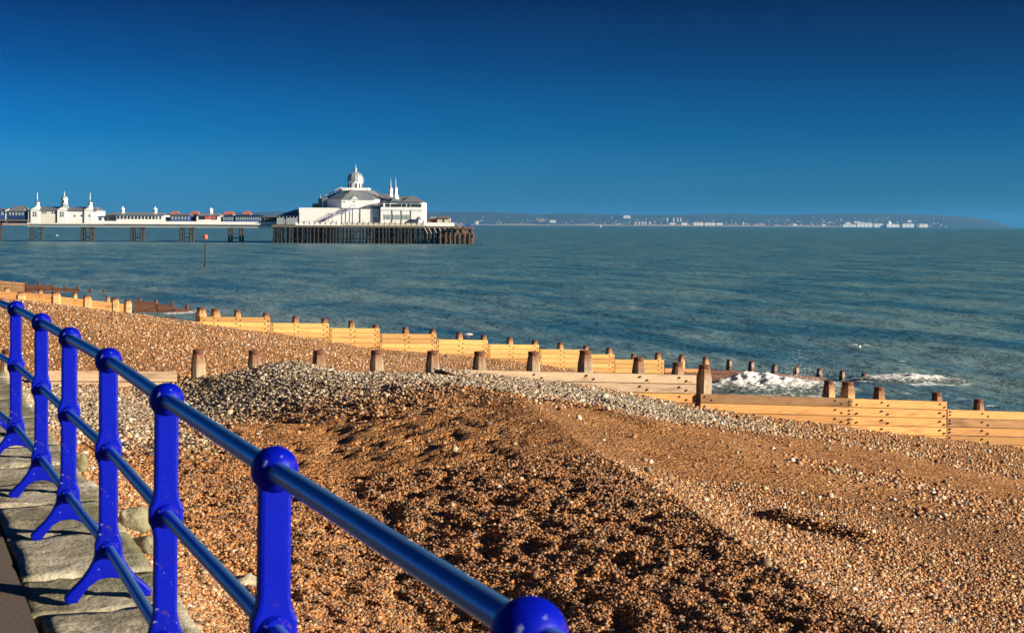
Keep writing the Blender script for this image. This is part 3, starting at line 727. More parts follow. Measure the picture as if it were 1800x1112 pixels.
# ------------------------------------------------------------------ pier
DP = 615.0; PX = DP / F
def X_(u): return (u - 900) * PX
def Zf(u0): return lambda v: HC - (v - hv(u0)) * PX
DECK = 7.4
pier = empty('pier', (X_(660), DP + 15, 0), 'long Victorian pier on dark iron legs running out from the left', 'pier')
def rel(m, root):    # world-space builder into the frame of its root
    l = root.location; m.v = [(x - l.x, y - l.y, z - l.z) for x, y, z in m.v]; return m
def part(name, mat, root, f, smooth=False):
    m = MB(); f(m); return rel(m, root).build(name, mat, root, smooth)
YN0, YN1 = DP - 2, DP + 12            # neck of the pier
YH0, YH1 = DP - 14, DP + 40           # pier head
part('deck', M['deckedge'], pier, lambda m: m.box(X_(50), X_(488), YN0, YN1, DECK - .35, DECK))
part('deck', M['deckedge'], pier, lambda m: m.box(X_(487), X_(806), YH0, YH1, DECK - .45, DECK + .004))
part('deck', M['deckedge'], pier, lambda m: m.box(X_(-200), X_(52), YN0 - .5, YN1, DECK + .9, DECK + 1.5))
def girder(m):
    for y in (YN0 + .3, YN1 - .5):
        m.box(X_(50), X_(488), y, y + .2, DECK - .55, DECK - .36); m.box(X_(50), X_(488), y, y + .2, DECK - 1.35, DECK - 1.15)
        x = X_(52)
        while x < X_(486):
            m.tube((x, y + .1, DECK - 1.2), (x + .8, y + .1, DECK - .5), .07, .07, 4); m.tube((x + .8, y + .1, DECK - .5), (x + 1.6, y + .1, DECK - 1.2), .07, .07, 4); x += 1.6
part('lattice_girder', M['cream'], pier, girder)
part('parapet', M['white'], pier, lambda m: m.box(X_(184), X_(493), YN0 - .12, YN0, DECK - .1, DECK + 1.15))
part('parapet', M['white_worn'], pier, lambda m: m.box(X_(50), X_(184), YN0 - .10, YN0, DECK - .3, DECK + .25))
part('parapet', M['white'], pier, lambda m: m.box(X_(528), X_(608), YH0 - .15, YH0, DECK - .2, DECK + .95))
part('parapet', M['cream'], pier, lambda m: m.box(X_(608), X_(750), YH0 - .15, YH0, DECK - .2, DECK + .95))
part('parapet', M['white'], pier, lambda m: m.box(X_(753), X_(801), YH0 - .15, YH0, DECK - .3, DECK + 1.2))
for i in range(24):
    u = 534 + i * 9.2
    part('parapet_post', M['slate'], pier, lambda m: m.box(X_(u), X_(u) + .22, YH0 - .3, YH0 - .16, DECK + .3, DECK + 1.7))
for (u0, u1) in ((-6, 4), (55, 76), (144, 167), (231, 255), (317, 342), (402, 429)):
    x0, x1 = X_(u0), X_(u1); ym = (YN0 + YN1) / 2
    def braces(m):
        for y in (YN0 + .6, YN0 + 1.9):
            m.box(x0, x1, y - .12, y + .12, 3.3, 3.55); m.box(x0, x1, y - .12, y + .12, DECK - 1.7, DECK - 1.36)
            for a, b in ((x0, x1), (x1, x0)):
                m.tube((a, y, .3), (b, y, 3.3), .09, .09, 4)
            if u0 < 100: m.tube((x0, y, 3.5), (x1, y, DECK - 1.6), .11, .11, 4)
            else:
                pr_ = [(x0 + (x1 - x0) * (.5 - .5 * math.cos(k_ * math.pi / 8)) * 1, DECK - 1.6 - 1.6 * (1 - math.sin(k_ * math.pi / 8))) for k_ in range(9)]
                for (xa, za), (xb, zb) in zip(pr_[:-1], pr_[1:]): m.tube((xa, y, za), (xb, y, zb), .14, .14, 4)
    t_o = part('trestle', M['iron'], pier, braces)
    th = .30 if u0 < 100 else .34
    offs = (0,) if u0 < 100 else (0, 1.15)
    for y in (YN0 + .6, YN0 + 1.9):
        for o_ in offs:
            for xx in (x0 + .3 + o_, x1 - .3 - o_):
                part('column', M['iron'], t_o, lambda m: m.tube((xx, y, -2), (xx, y, DECK - 1.3 if u0 > 40 else DECK + .9), th, th, 8))
for o in [c_ for t_o in pier.children if t_o.name.startswith('trestle') for c_ in t_o.children]:
    o.data.transform(Matrix.Translation(-pier.location))
pile = None
for j, y in enumerate((YH0 + .5, YH0 + 4.5, YH0 + 9, YH0 + 14, YH0 + 19, YH0 + 25, YH0 + 32, YH0 + 39)):
    x = X_(489) + .3; i = 0
    while x < X_(804):
        r = rnd.uniform(.22, .34) if j == 0 else .3
        if pile is None:
            pile = part('pile', M['iron_green'], pier, lambda m: m.tube((x, y, -2), (x, y, DECK - .5), .3, .3, 7)); base = Vector((x, y, 0))
        else:
            o = link('pile', pile.data, None, pier, (x - base.x, y - base.y, 0)); o.rotation_euler = (0, 0, 0)
        x += rnd.choice((1.25, 1.6, 2.0)) if j == 0 else 2.5 + .07 * j
        i += 1
def hb(m):
    for y in (YH0 + .1, YH0 + 9, YH0 + 28):
        for z in (1.6, 4.6, DECK - .9): m.box(X_(488), X_(803), y - .12, y + .12, z, z + .26)
        x = X_(490); 
        while x < X_(795):
            m.tube((x, y, .4), (x + 5, y, DECK - .9), .12, .12, 4); x += rnd.choice((5, 9, 11))
part('brace', M['iron'], pier, hb)
part('edge_beam', M['deckedge'], pier, lambda m: m.box(X_(487), X_(806), YH0 - .05, YH0 + .25, DECK - 1.0, DECK - .46))
# timber landing stage at the seaward end
stage = empty('landing_stage', (X_(800), YH0 - 2, 0), 'brown timber landing stage with fender piles at the pier end', 'landing stage')
for u in (778, 787, 795, 803, 811, 820, 828, 834.5):
    zt = Zf(u); top = zt(408 if u < 830 else 407)
    part('fender_pile', M['timber'], stage, lambda m: m.box(X_(u) - .22, X_(u) + .22, YH0 - 4, YH0 - 3.5, -2, top))
part('wale', M['timber'], stage, lambda m: m.box(X_(776), X_(835), YH0 - 3.49, YH0 - 3.2, Zf(800)(414.5), Zf(800)(412)))
part('platform', M['timber'], stage, lambda m: m.box(X_(800), X_(832), YH0 - 3.1, YH0 + 20, Zf(815)(402), Zf(815)(399)))
part('platform', M['deckedge'], stage, lambda m: m.box(X_(775), X_(834), YH0 - 3.1, YH0 + 16, Zf(805)(417), Zf(805)(415)))
for u in (816, 832):
    part('corner_post', M['timber'], stage, lambda m: m.box(X_(u) - .3, X_(u) + .3, YH0 - 3.1, YH0 - 2.6, -1.5, Zf(815)(398)))
for u in (807, 812, 818, 823, 828):
    part('plank', M['timber'], stage, lambda m: m.box(X_(u) - .55, X_(u) + .5, YH0 - 2.55, YH0 - 2.3, -1, Zf(815)(402.3)))
for u in (750, 757, 766, 775, 784, 792):
    part('strut', M['cream'], stage, lambda m: m.tube((X_(u), YH0 - .2, DECK - 1), (X_(u) + 1.2, YH0 - .2, DECK - 3.4), .12, .12, 5))

# ---- theatre on the pier head
z = Zf(640); th_ = empty('pier_theatre', (X_(640), YH0 + 18, DECK), 'white seaside theatre with silver dome and twin spires on the pier head', 'theatre')
Y0 = YH0 + 5
part('wall', M['white'], th_, lambda m: m.box(X_(531), X_(673), Y0, Y0 + 28, DECK, z(366)))
part('wall', M['white'], th_, lambda m: m.box(X_(673), X_(745.5), Y0 - 1.5, Y0 + 26, DECK, z(355)))
def octa(m, x0, x1, y0, y1, za, zb, c):
    pts = [(x0 + c, y0), (x1 - c, y0), (x1, y0 + c), (x1, y1 - c), (x1 - c, y1), (x0 + c, y1), (x0, y1 - c), (x0, y0 + c)]
    vs = [(x, y, za) for x, y in pts] + [(x, y, zb) for x, y in pts]
    m.add(vs, [(k_, (k_ + 1) % 8, 8 + (k_ + 1) % 8, 8 + k_) for k_ in range(8)] + [tuple(range(7, -1, -1)), tuple(range(8, 16))])
ox0, ox1, oy0, oy1, oc = X_(574), X_(690), Y0 + 2, Y0 + 27, 7.0
part('wall', M['white'], th_, lambda m: octa(m, ox0, ox1, oy0, oy1, z(366), z(350.5), oc))
def oroof(m):
    def ring(i_, zz): return [(ox0 + oc + i_ * .4, oy0 + i_, zz), (ox1 - oc - i_ * .4, oy0 + i_, zz), (ox1 - i_, oy0 + oc + i_ * .4, zz), (ox1 - i_, oy1 - oc - i_ * .4, zz), (ox1 - oc - i_ * .4, oy1 - i_, zz), (ox0 + oc + i_ * .4, oy1 - i_, zz), (ox0 + i_, oy1 - oc - i_ * .4, zz), (ox0 + i_, oy0 + oc + i_ * .4, zz)]
    vs = ring(-.35, z(351)) + ring(8.2, z(334.5))
    m.add(vs, [(k_, (k_ + 1) % 8, 8 + (k_ + 1) % 8, 8 + k_) for k_ in range(8)] + [tuple(range(7, -1, -1)), tuple(range(8, 16))])
part('roof', M['lead'], th_, oroof)
cx, cy = X_(622), (oy0 + oy1) / 2
part('balcony', M['white'], th_, lambda m: m.box(X_(600), X_(647), cy - 5.4, cy + 5.4, z(335), z(334)))
def bal(m):
    xa, xb, ya, yb = X_(600), X_(647), cy - 5.4, cy + 5.4
    m.box(xa, xb, ya, ya + .12, z(334) + .25, z(330.2)); m.box(xa, xb, yb - .12, yb, z(334) + .25, z(330.2))
    m.box(xa, xa + .12, ya + .13, yb - .13, z(334) + .25, z(330.2)); m.box(xb - .12, xb, ya + .13, yb - .13, z(334) + .25, z(330.2))
part('balcony_rail', M['white'], th_, bal)
part('drum', M['white'], th_, lambda m: m.lathe([(3.05, z(334)), (3.05, z(320.5)), (3.3, z(320)), (3.3, z(319))], (cx, cy, 0), 16))
for k_ in range(8):
    a = math.pi * (1.0 + k_ / 7.0)
    if k_ in (3,): continue
    part('drum_window', M['glass'], th_, lambda m: m.tube((cx + 2.98 * math.cos(a), cy + 2.98 * math.sin(a), z(330)), (cx + 2.98 * math.cos(a), cy + 2.98 * math.sin(a), z(322)), .36, .36, 6))
part('dome', M['silver'], th_, lambda m: m.lathe([(3.35, z(319)), (3.42, z(316)), (3.25, z(312)), (2.85, z(308)), (2.25, z(305)), (1.4, z(302.5)), (.7, z(301)), (.5, z(300))], (cx, cy, 0), 24), True)
ribs = lambda m: [m.tube((cx + ra * math.cos(a), cy + ra * math.sin(a), z(va)), (cx + rb * math.cos(a), cy + rb * math.sin(a), z(vb)), .09, .07, 4) for a in [2 * math.pi * q_ / 16 for q_ in range(16)] for (ra, va), (rb, vb) in zip([(3.42, 319), (3.46, 316), (3.3, 312), (2.9, 308), (2.3, 305)], [(3.46, 316), (3.3, 312), (2.9, 308), (2.3, 305), (1.4, 302.5)])]
part('dome_rib', M['lead'], th_, ribs)
part('lantern', M['silver'], th_, lambda m: m.lathe([(.55, z(300.5)), (.55, z(297.5)), (.75, z(297)), (.55, z(295)), (.2, z(293)), (.08, z(292)), (.04, z(286.5))], (cx, cy, 0), 10), True)
# raised walkway climbing to the dome, and flues on the shaded side
part('walkway', M['lead'], th_, lambda m: m.add([(X_(567), cy - 1, z(348)), (X_(598), cy - 1, z(331.5)), (X_(603), cy - 1, z(331.5)), (X_(603), cy - 1, z(334)), (X_(569), cy - 1, z(351)), (X_(567), cy + 1, z(348)), (X_(598), cy + 1, z(331.5)), (X_(603), cy + 1, z(331.5)), (X_(603), cy + 1, z(334)), (X_(569), cy + 1, z(351))],
     [(0, 1, 2, 3, 4), (9, 8, 7, 6, 5), (0, 5, 6, 1), (1, 6, 7, 2), (2, 7, 8, 3), (3, 8, 9, 4), (4, 9, 5, 0)]))
def wrail(m):
    for y in (cy - 1.1, cy + 1.1):
        m.tube((X_(567), y, z(345)), (X_(597), y, z(328.8)), .14, .14, 5); m.tube((X_(597), y, z(328.8)), (X_(604), y, z(330)), .14, .14, 5)
        for u in (567.5, 574, 580, 587, 592, 597): m.tube((X_(u), y, z(349 - (u - 567) * .55)), (X_(u), y, z(345.5 - (u - 567) * .55)), .13, .13, 4)
part('walkway_rail', M['white'], th_, wrail)
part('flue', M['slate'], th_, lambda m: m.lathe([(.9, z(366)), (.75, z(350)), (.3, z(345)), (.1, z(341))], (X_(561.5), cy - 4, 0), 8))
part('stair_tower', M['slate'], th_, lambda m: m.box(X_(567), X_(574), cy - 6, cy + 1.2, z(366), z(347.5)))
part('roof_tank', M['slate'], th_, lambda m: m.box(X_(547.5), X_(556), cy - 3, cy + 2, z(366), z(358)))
part('gablet', M['white'], th_, lambda m: m.gable(X_(618), X_(634), oy0 - .25, oy0 + 5, z(352), z(346)))
part('lean_roof', M['lead'], th_, lambda m: m.add([(X_(646), Y0 + .2, z(362.5)), (X_(674), Y0 + .2, z(362.5)), (X_(674), oy0 + 3.5, z(353)), (X_(663), oy0 + 3.5, z(353)), (X_(646), Y0 + .2, z(364.5)), (X_(674), Y0 + .2, z(364.5)), (X_(674), oy0 + 3.5, z(355)), (X_(663), oy0 + 3.5, z(355))],
     [(0, 1, 2, 3), (7, 6, 5, 4), (0, 4, 5, 1), (1, 5, 6, 2), (2, 6, 7, 3), (3, 7, 4, 0)]))
part('coping', M['slate'], th_, lambda m: m.box(X_(603), X_(673) - .02, Y0 - .2, Y0 + .3, z(367.3), z(366) + .05))
for u, w_, v0, v1 in ((607, 2.4, 354.5, 356.5), (624, 2.4, 354.5, 356.5)):
    part('window', M['glass'], th_, lambda m: m.box(X_(u), X_(u + w_), oy0 - .08, oy0 + .1, z(v1), z(v0)))
for u in (605.5, 612, 619, 624, 636.5, 656, 669.5):
    part('pilaster', M['slate'] if u in (636.5, 656, 669.5) else M['lilac'], th_, lambda m: m.box(X_(u), X_(u) + .28, Y0 - .14, Y0 - .01, DECK, z(367.5)))
part('door', M['fargrey'], th_, lambda m: m.box(X_(660), X_(666), Y0 - .10, Y0, DECK, z(382)))
# outside stair
def stair(m):
    pts = [(578, 388), (592, 380), (604, 374), (613, 373), (622, 366.5), (630, 366)]
    for (ua, va), (ub, vb) in zip(pts[:-1], pts[1:]):
        for y in (Y0 - 2.1, Y0 - .5):
            m.tube((X_(ua), y, z(va)), (X_(ub), y, z(vb)), .28, .28, 5); m.tube((X_(ua), y, z(va - 4)), (X_(ub), y, z(vb - 4)), .13, .13, 5)
        n = 6
        for k_ in range(n + 1):
            u = ua + (ub - ua) * k_ / n; v = va + (vb - va) * k_ / n
            m.box(X_(u) - .16, X_(u) + .2, Y0 - 2.1, Y0 - .5, z(v) - .05, z(v) + .05)
part('staircase', M['lilac'], th_, stair)
# right-hand block
Yr = Y0 - 1.5
part('roof', M['slate'], th_, lambda m: m.hip(X_(671.5), X_(747), Yr - .7, Y0 + 26.5, z(355), z(345), 6.5, 9))
part('roof_gable', M['slate'], th_, lambda m: m.hip(X_(708), X_(747.5), Yr - .9, Yr + 9, z(355.2), z(344.2), 4.2, 4))
part('roof_gable', M['slate'], th_, lambda m: m.hip(X_(655), X_(696), Yr + 6, Yr + 17, z(351), z(340.5), 4.2, 4))
part('gablet', M['lead'], th_, lambda m: m.gable(X_(690), X_(704), Yr - .85, Yr + 5, z(354), z(347)))
for u in (686.3, 697.3):
    yy = Yr + 4 if u > 690 else Yr + 11
    tb = part('turret', M['white'], th_, lambda m: m.lathe([(1.5, z(350)), (1.0, z(343)), (.72, z(341)), (.72, z(334.2)), (.9, z(334)), (.9, z(333.4))], (X_(u), yy, 0), 8))
    sp_ = part('spire', M['silver'], th_, lambda m: m.lathe([(.85, z(333.4)), (.82, z(331)), (.45, z(329)), (.24, z(327)), (.17, z(320)), (.05, z(313))], (X_(u), yy, 0), 8), True)
for u0, u1 in ((672.8, 677.5), (681.5, 689), (691, 694), (695, 699), (699.7, 703.5), (704.5, 708.5), (710, 717), (719, 724.5), (726, 731), (731.8, 737), (738, 743)):
    wf = part('window', M['glass'], th_, lambda m: m.box(X_(u0), X_(u1), Yr - .10, Yr + .05, z(364), z(358.6)))
    if u0 in (672.8, 681.5): part('window', M['glass'], th_, lambda m: m.box(X_(u0), X_(u1), Yr - .10, Yr + .05, z(357.8), z(356)))
part('string_course', M['lilac'], th_, lambda m: m.box(X_(672.5), X_(746.5), Yr - .22, Yr - .01, z(369.6), z(368.8)))
for u in (693, 709, 725.3):
    part('pilaster', M['slate'], th_, lambda m: m.box(X_(u) - .14, X_(u) + .14, Yr - .16, Yr - .01, DECK, z(369.9)))
for u0, u1 in ((679.5, 685), (686, 692), (694.5, 701), (702, 708), (710.5, 717), (718, 724)):
    part('window', M['pale_glass'], th_, lambda m: m.box(X_(u0), X_(u1), Yr - .09, Yr + .05, z(385.5), z(377.5)))
    part('window_surround', M['slate'], th_, lambda m: m.box(X_(u0) - .14, X_(u0) - .01, Yr - .12, Yr - .01, z(385.5), z(377)))
# shaded glazed lean-to at the landward end
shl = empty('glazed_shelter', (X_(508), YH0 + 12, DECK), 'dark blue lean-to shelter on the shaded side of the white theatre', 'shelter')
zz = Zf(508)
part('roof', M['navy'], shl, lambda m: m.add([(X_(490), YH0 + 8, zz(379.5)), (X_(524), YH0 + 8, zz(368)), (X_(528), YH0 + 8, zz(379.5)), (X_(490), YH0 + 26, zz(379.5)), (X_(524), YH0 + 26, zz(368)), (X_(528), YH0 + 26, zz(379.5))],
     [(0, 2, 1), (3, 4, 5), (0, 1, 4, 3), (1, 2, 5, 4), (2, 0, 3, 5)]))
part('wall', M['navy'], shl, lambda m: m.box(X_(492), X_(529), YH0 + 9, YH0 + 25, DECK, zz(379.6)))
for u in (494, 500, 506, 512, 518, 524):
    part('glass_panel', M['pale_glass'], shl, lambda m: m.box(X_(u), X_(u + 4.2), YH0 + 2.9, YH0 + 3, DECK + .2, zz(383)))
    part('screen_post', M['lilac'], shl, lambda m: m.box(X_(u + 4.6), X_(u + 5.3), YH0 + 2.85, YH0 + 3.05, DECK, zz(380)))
# kiosks on the head
kz = Zf(772); kk = empty('pier_kiosk', (X_(773), YH0 + 7, DECK), 'small cream and red kiosk right of the theatre on the pier head', 'kiosk')
part('wall', M['cream'], kk, lambda m: m.box(X_(771), X_(793), YH0 + 3, YH0 + 10, DECK, kz(384)))
part('wall', M['redpaint'], kk, lambda m: m.box(X_(756), X_(770.5), YH0 + 4, YH0 + 10, DECK, kz(385)))
part('roof', M['lead'], kk, lambda m: m.hip(X_(755), X_(772), YH0 + 3.4, YH0 + 10.6, kz(385), kz(380.5), 1.2, 2.8))
part('roof', M['deckedge'], kk, lambda m: m.hip(X_(771), X_(794), YH0 + 2.4, YH0 + 10.6, kz(384), kz(380), 1.2, 2.8))
part('window', M['glass'], kk, lambda m: m.box(X_(781), X_(783), YH0 + 2.9, YH0 + 3, DECK, kz(385.5)))
oz = Zf(739); ok = empty('ticket_booth', (X_(739), YH0 + 2, DECK), 'little grey octagonal booth in front of the theatre corner', 'booth')
part('wall', M['lilac'], ok, lambda m: m.lathe([(1.1, DECK), (1.1, oz(386))], (X_(739), YH0 + 2, 0), 8)); part('roof', M['slate'], ok, lambda m: m.lathe([(1.45, oz(386)), (.1, oz(380.5))], (X_(739), YH0 + 2, 0), 8))
bz = Zf(810); bt_ = empty('blue_cover', (X_(815), YH0 + 6, DECK), 'blue covered stack beyond the kiosk at the pier end', 'cover')
part('sheet', M['bluepaint'], bt_, lambda m: m.hip(X_(797), X_(800.5), YH0 + 2, YH0 + 6, DECK, bz(385), .1, .6)); part('sheet', M['bluepaint'], bt_, lambda m: m.hip(X_(818), X_(830), YH0 + 1, YH0 + 8, bz(399), bz(392.5), .3, 1))
# ---- arcade with three turrets
z = Zf(110); ar = empty('turreted_arcade', (X_(112), DP + 6, DECK), 'white turreted arcade with grey roof and three little towers at left on the pier', 'arcade')
Ya = YN0 + .5
part('wall', M['white_worn'], ar, lambda m: m.box(X_(51), X_(99.5), Ya + .4, YN1 - .5, DECK, z(370)))
part('wall', M['white'], ar, lambda m: m.box(X_(102), X_(171.5), Ya + .4, YN1 - .5, DECK, z(370)))
part('passage', M['slate'], ar, lambda m: m.box(X_(99.4), X_(102.1), Ya + 1.2, YN1 - 1, DECK, z(371)))
part('roof', M['slate'], ar, lambda m: m.hip(X_(50), X_(172.5), Ya - .1, YN1, z(370.3), z(363.5), 2.0, 5))
for uc, hw in ((63, 7), (110.5, 8), (157, 7)):
    part('gable_bay', M['white'], ar, lambda m: (m.box(X_(uc - hw), X_(uc + hw), Ya, Ya + .38, DECK, z(369)), m.gable(X_(uc - hw - .8), X_(uc + hw + .8), Ya - .1, Ya + 3, z(369), z(364.3))))
    for du, dv in ((-3.2, 374.5), (.9, 374.5), (-3.2, 379), (.9, 379)):
        if uc > 150 and (du < 0 or dv < 375): continue
        part('window', M['glass'], ar, lambda m: m.box(X_(uc + du), X_(uc + du + 2.4), Ya - .05, Ya + .1, z(dv + (1.6 if dv < 375 else 1.9)), z(dv - 1.8)))
for u, v in ((76, 374), (80.5, 374), (92.5, 374), (97, 374), (131.5, 379.5), (143.5, 379)):
    part('window', M['glass'], ar, lambda m: m.box(X_(u), X_(u + 2.3), Ya + .33, Ya + .45, z(v + 1.5), z(v - 1.7)))
for uc in (63.5, 156.5):
    part('turret', M['white'], ar, lambda m: m.lathe([(1.25, z(367)), (1.15, z(363)), (.85, z(361)), (.85, z(357)), (1.05, z(356.7)), (1.05, z(356))], (X_(uc), Ya + 3, 0), 8))
    part('turret_window', M['glass'], ar, lambda m: m.box(X_(uc - 1), X_(uc + 1.2), Ya + 2.1, Ya + 2.3, z(359.8), z(357.5)))
    part('spire', M['slate'], ar, lambda m: m.lathe([(.95, z(356)), (.45, z(353.5)), (.18, z(351))], (X_(uc), Ya + 3, 0), 8)); part('finial', M['white'], ar, lambda m: m.tube((X_(uc), Ya + 3, z(351.5)), (X_(uc), Ya + 3, z(338)), .17, .07, 5))
part('clock_base', M['lead'], ar, lambda m: m.lathe([(2.1, z(367)), (1.65, z(361)), (1.5, z(357.5))], (X_(110.5), Ya + 3.5, 0), 8))
part('clock_tower', M['white'], ar, lambda m: m.lathe([(1.35, z(357.5)), (1.35, z(350.8)), (1.55, z(350.5)), (1.55, z(350))], (X_(110.5), Ya + 3.5, 0), 8))
part('clock_face', M['glass'], ar, lambda m: m.tube((X_(110.5), Ya + 2.02, z(354.3)), (X_(110.5), Ya + 2.25, z(354.3)), .5, .5, 12))
part('dome', M['silver'], ar, lambda m: m.lathe([(1.5, z(350)), (1.45, z(348)), (1.1, z(346)), (.5, z(344.6)), (.15, z(344))], (X_(110.5), Ya + 3.5, 0), 12), True)
part('finial', M['white'], ar, lambda m: m.tube((X_(110.5), Ya + 3.5, z(344.3)), (X_(110.5), Ya + 3.5, z(336)), .16, .06, 5))
# ---- long pavilion with two cupolas
z = Zf(238); pv = empty('pier_pavilion', (X_(238), DP + 6, DECK), 'long low white pavilion with dark windows and two cupolas on the pier', 'pavilion')
part('wall', M['white'], pv, lambda m: m.box(X_(206), X_(290), Ya + .3, YN1 - 1, DECK, z(378)))
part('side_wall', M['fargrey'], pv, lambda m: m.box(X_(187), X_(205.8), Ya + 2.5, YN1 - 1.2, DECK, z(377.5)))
part('roof', M['lead'], pv, lambda m: m.hip(X_(184), X_(292), Ya - .3, YN1 - .5, z(377.8), z(373.2), 3.5, 4.5))
for i in range(13):
    u = 207.5 + i * 6.2
    part('window', M['glass'], pv, lambda m: m.box(X_(u), X_(u + (3.9 if i < 11 else 2.5)), Ya + .22, Ya + .36, z(385), z(379.8)))
for i in range(4):
    u = 189 + i * 4.3
    part('window', M['pale_glass'], pv, lambda m: m.box(X_(u), X_(u + 2.6), Ya + 2.4, Ya + 2.56, z(386), z(380.3)))
for uc in (212, 269.5):
    part('cupola', M['white'], pv, lambda m: m.lathe([(.95, z(374.3)), (.8, z(373)), (.8, z(368.2)), (1.0, z(367.9)), (.9, z(366.6)), (.4, z(365.6)), (.1, z(362.8))], (X_(uc), Ya + 4.5, 0), 8))
    part('cupola_window', M['glass'], pv, lambda m: m.box(X_(uc - 1), X_(uc + 1.2), Ya + 3.68, Ya + 3.85, z(371.5), z(369)))
# ---- small shelters and kiosks along the neck
def kiosk(u0, u1, vr, vt, wallm, roofm, label, wins=0, winm='glass', cup=False, y0=Ya + 1, y1=None, base=None, red=None):
    u = (u0 + u1) / 2; z = Zf(u); y1 = y1 or YN1 - 3
    k_ = empty('pier_kiosk' if base is None else base, (X_(u), (y0 + y1) / 2, DECK), label, 'kiosk' if base is None else 'shelter')
    part('wall', M[wallm], k_, lambda m: m.box(X_(u0), X_(u1), y0, y1, DECK, z(vr)))
    part('roof', M[roofm], k_, lambda m: m.hip(X_(u0 - 1.5), X_(u1 + 1.5), y0 - .5, y1 + .5, z(vr), z(vt), min(2, (X_(u1) - X_(u0)) * .3), (y1 - y0) * .42))
    for i in range(wins):
        a = u0 + (u1 - u0) * (i + .18) / wins; b = u0 + (u1 - u0) * (i + .72) / wins
        part('window', M[winm], k_, lambda m: m.box(X_(a), X_(b), y0 - .09, y0 + .05, z(vr + 7), z(vr + 1.2)))
    if cup:
        part('cupola', M['white'], k_, lambda m: m.lathe([(.95, z(vt + 1)), (.8, z(vt)), (.8, z(vt - 5)), (1.0, z(vt - 5.3)), (.8, z(vt - 6.6)), (.1, z(vt - 9.5))], (X_(u), (y0 + y1) / 2, 0), 8))
    if red:
        for a, b in red: part('awning', M['redpaint'], k_, lambda m: m.box(X_(a), X_(b), y0 - .16, y0 - .02, z(vr + 6), z(vr + 1)))
    return k_
kiosk(301, 335, 379, 375, 'bluepaint', 'slate', 'blue glazed shelter right of the long pavilion', 6, 'pale_glass', base='pier_shelter')
kiosk(346, 388, 379, 374.5, 'white', 'lead', 'white kiosk with red fronts and a cupola, behind the marker post', 2, 'glass', True, red=((361, 369), (371, 379.5)))
kiosk(392, 411, 380, 378, 'bluepaint', 'navy', 'blue shelter with pale panes just right of the red-fronted kiosk', 6, 'pale_glass', base='pier_shelter')
kiosk(414, 460, 380, 377.5, 'bluepaint', 'navy', 'longest blue shelter, nearest the theatre end of the pier neck', 12, 'pale_glass', base='pier_shelter')
for u0, u1, lab in ((291, 306, 'red roofed white kiosk beside the right cupola of the pavilion'), (327, 342, 'red roofed white kiosk above the first blue shelter'), (386, 404, 'red roofed white kiosk above the middle blue shelter'), (420, 434, 'rightmost red roofed white kiosk, above the longest blue shelter')):
    kiosk(u0, u1, 376.5, 371, 'white_worn', 'redroof', lab, 2, 'glass', False, YN0 + 10, YN0 + 13.5)
kiosk(461, 484, 382, 379, 'brick', 'slate', 'low brown kiosk among lamp standards before the theatre', 4, 'glass')
kiosk(172.5, 182, 380, 379, 'white', 'lead', 'white and blue booth against the right end of the turreted arcade', 1, 'bluepaint')
k_ = kiosk(16, 44, 371.5, 361.5, 'navy', 'slate', 'navy gabled pavilion at the left end of the pier', 5, 'pale_glass', False, Ya + .6, base='pier_shelter')
kiosk(-30, 9, 371, 366, 'bluepaint', 'slate', 'blue kiosk cut by the left picture edge', 5, 'pale_glass')
kiosk(10, 15.3, 367, 366, 'white', 'lead', 'narrow white booth between two blue pier buildings at left', 0)
for i, u in enumerate((475, 485.5, 534, 584, 591, 637)):
    y = YN0 + .4 if u < 490 else YH0 + .5; zz = Zf(u)
    l_ = empty('lamp_standard', (X_(u), y, DECK), ['dark lamp standard just before the pier head', 'dark lamp standard nearest the blue shelter', 'lamp standard at the left corner of the white theatre wall', 'lamp standard left of the outside stair', 'lamp standard beside the stair foot', 'lamp standard before the door of the theatre'][i], 'lamp', 'lamps on the pier')
    part('pole', M['iron'], l_, lambda m: m.tube((X_(u), y, DECK), (X_(u), y, zz(377)), .10, .07, 5)); part('lantern', M['slate'], l_, lambda m: m.lathe([(.1, zz(377)), (.3, zz(375.6)), (.1, zz(374.6))], (X_(u), y, 0), 6))

# ------------------------------------------------------------------ far coast
prof = [(-700, 384), (-300, 380), (100, 377), (300, 376), (420, 372.5), (530, 371), (640, 372), (750, 373), (800, 372), (850, 371.4), (900, 373.5), (950, 376.3), (1000, 374.6), (1040, 376), (1100, 377), (1200, 377.3), (1250, 375.5), (1290, 375),
        (1350, 377.5), (1400, 377), (1440, 375.3), (1500, 374.4), (1560, 374.8), (1620, 377), (1680, 379.5), (1715, 382), (1738, 386), (1755, 391), (1772, 397), (1790, 401), (1830, 404)]
U = np.linspace(-700, 1830, 900); D0, D1 = 15000., 17500.
vtop = np.interp(U, [p_[0] for p_ in prof], [p_[1] for p_ in prof])
rows = np.linspace(0, 1, 40); XX = np.zeros((40, 900)); YY = XX.copy(); ZZ = XX.copy()
for i, q in enumerate(rows):
    d = D0 + (D1 - D0) * q if q < .8 else D0 + (D1 - D0) * .8 + (q - .8) * 9000
    topz = HC - (vtop - (394.5 + (U - 900) * ROLL)) * (D0 + (D1 - D0) * .8) / F
    h = np.interp(q, [0, .06, .25, .5, .8, 1], [-3, 3, .22 * 60, .55 * 60, 60, 30]) / 60
    zz = np.where(topz > 0, h * topz, topz)
    bumpy = (fbm(U * .02 + q * 3, q * 6 + U * 0, 4, 91) - .5) * 40 * min(q * 2, 1) * np.clip(topz / 100, 0, 1) * (1 - .75 * (q > .7)) + (fbm(U * .25, q * 30 + U * 0, 2, 93) - .5) * 12 * min(q * 3, 1) * np.clip(topz / 60, 0, 1)
    XX[i] = (U - 900) / F * d; YY[i] = d; ZZ[i] = zz + bumpy
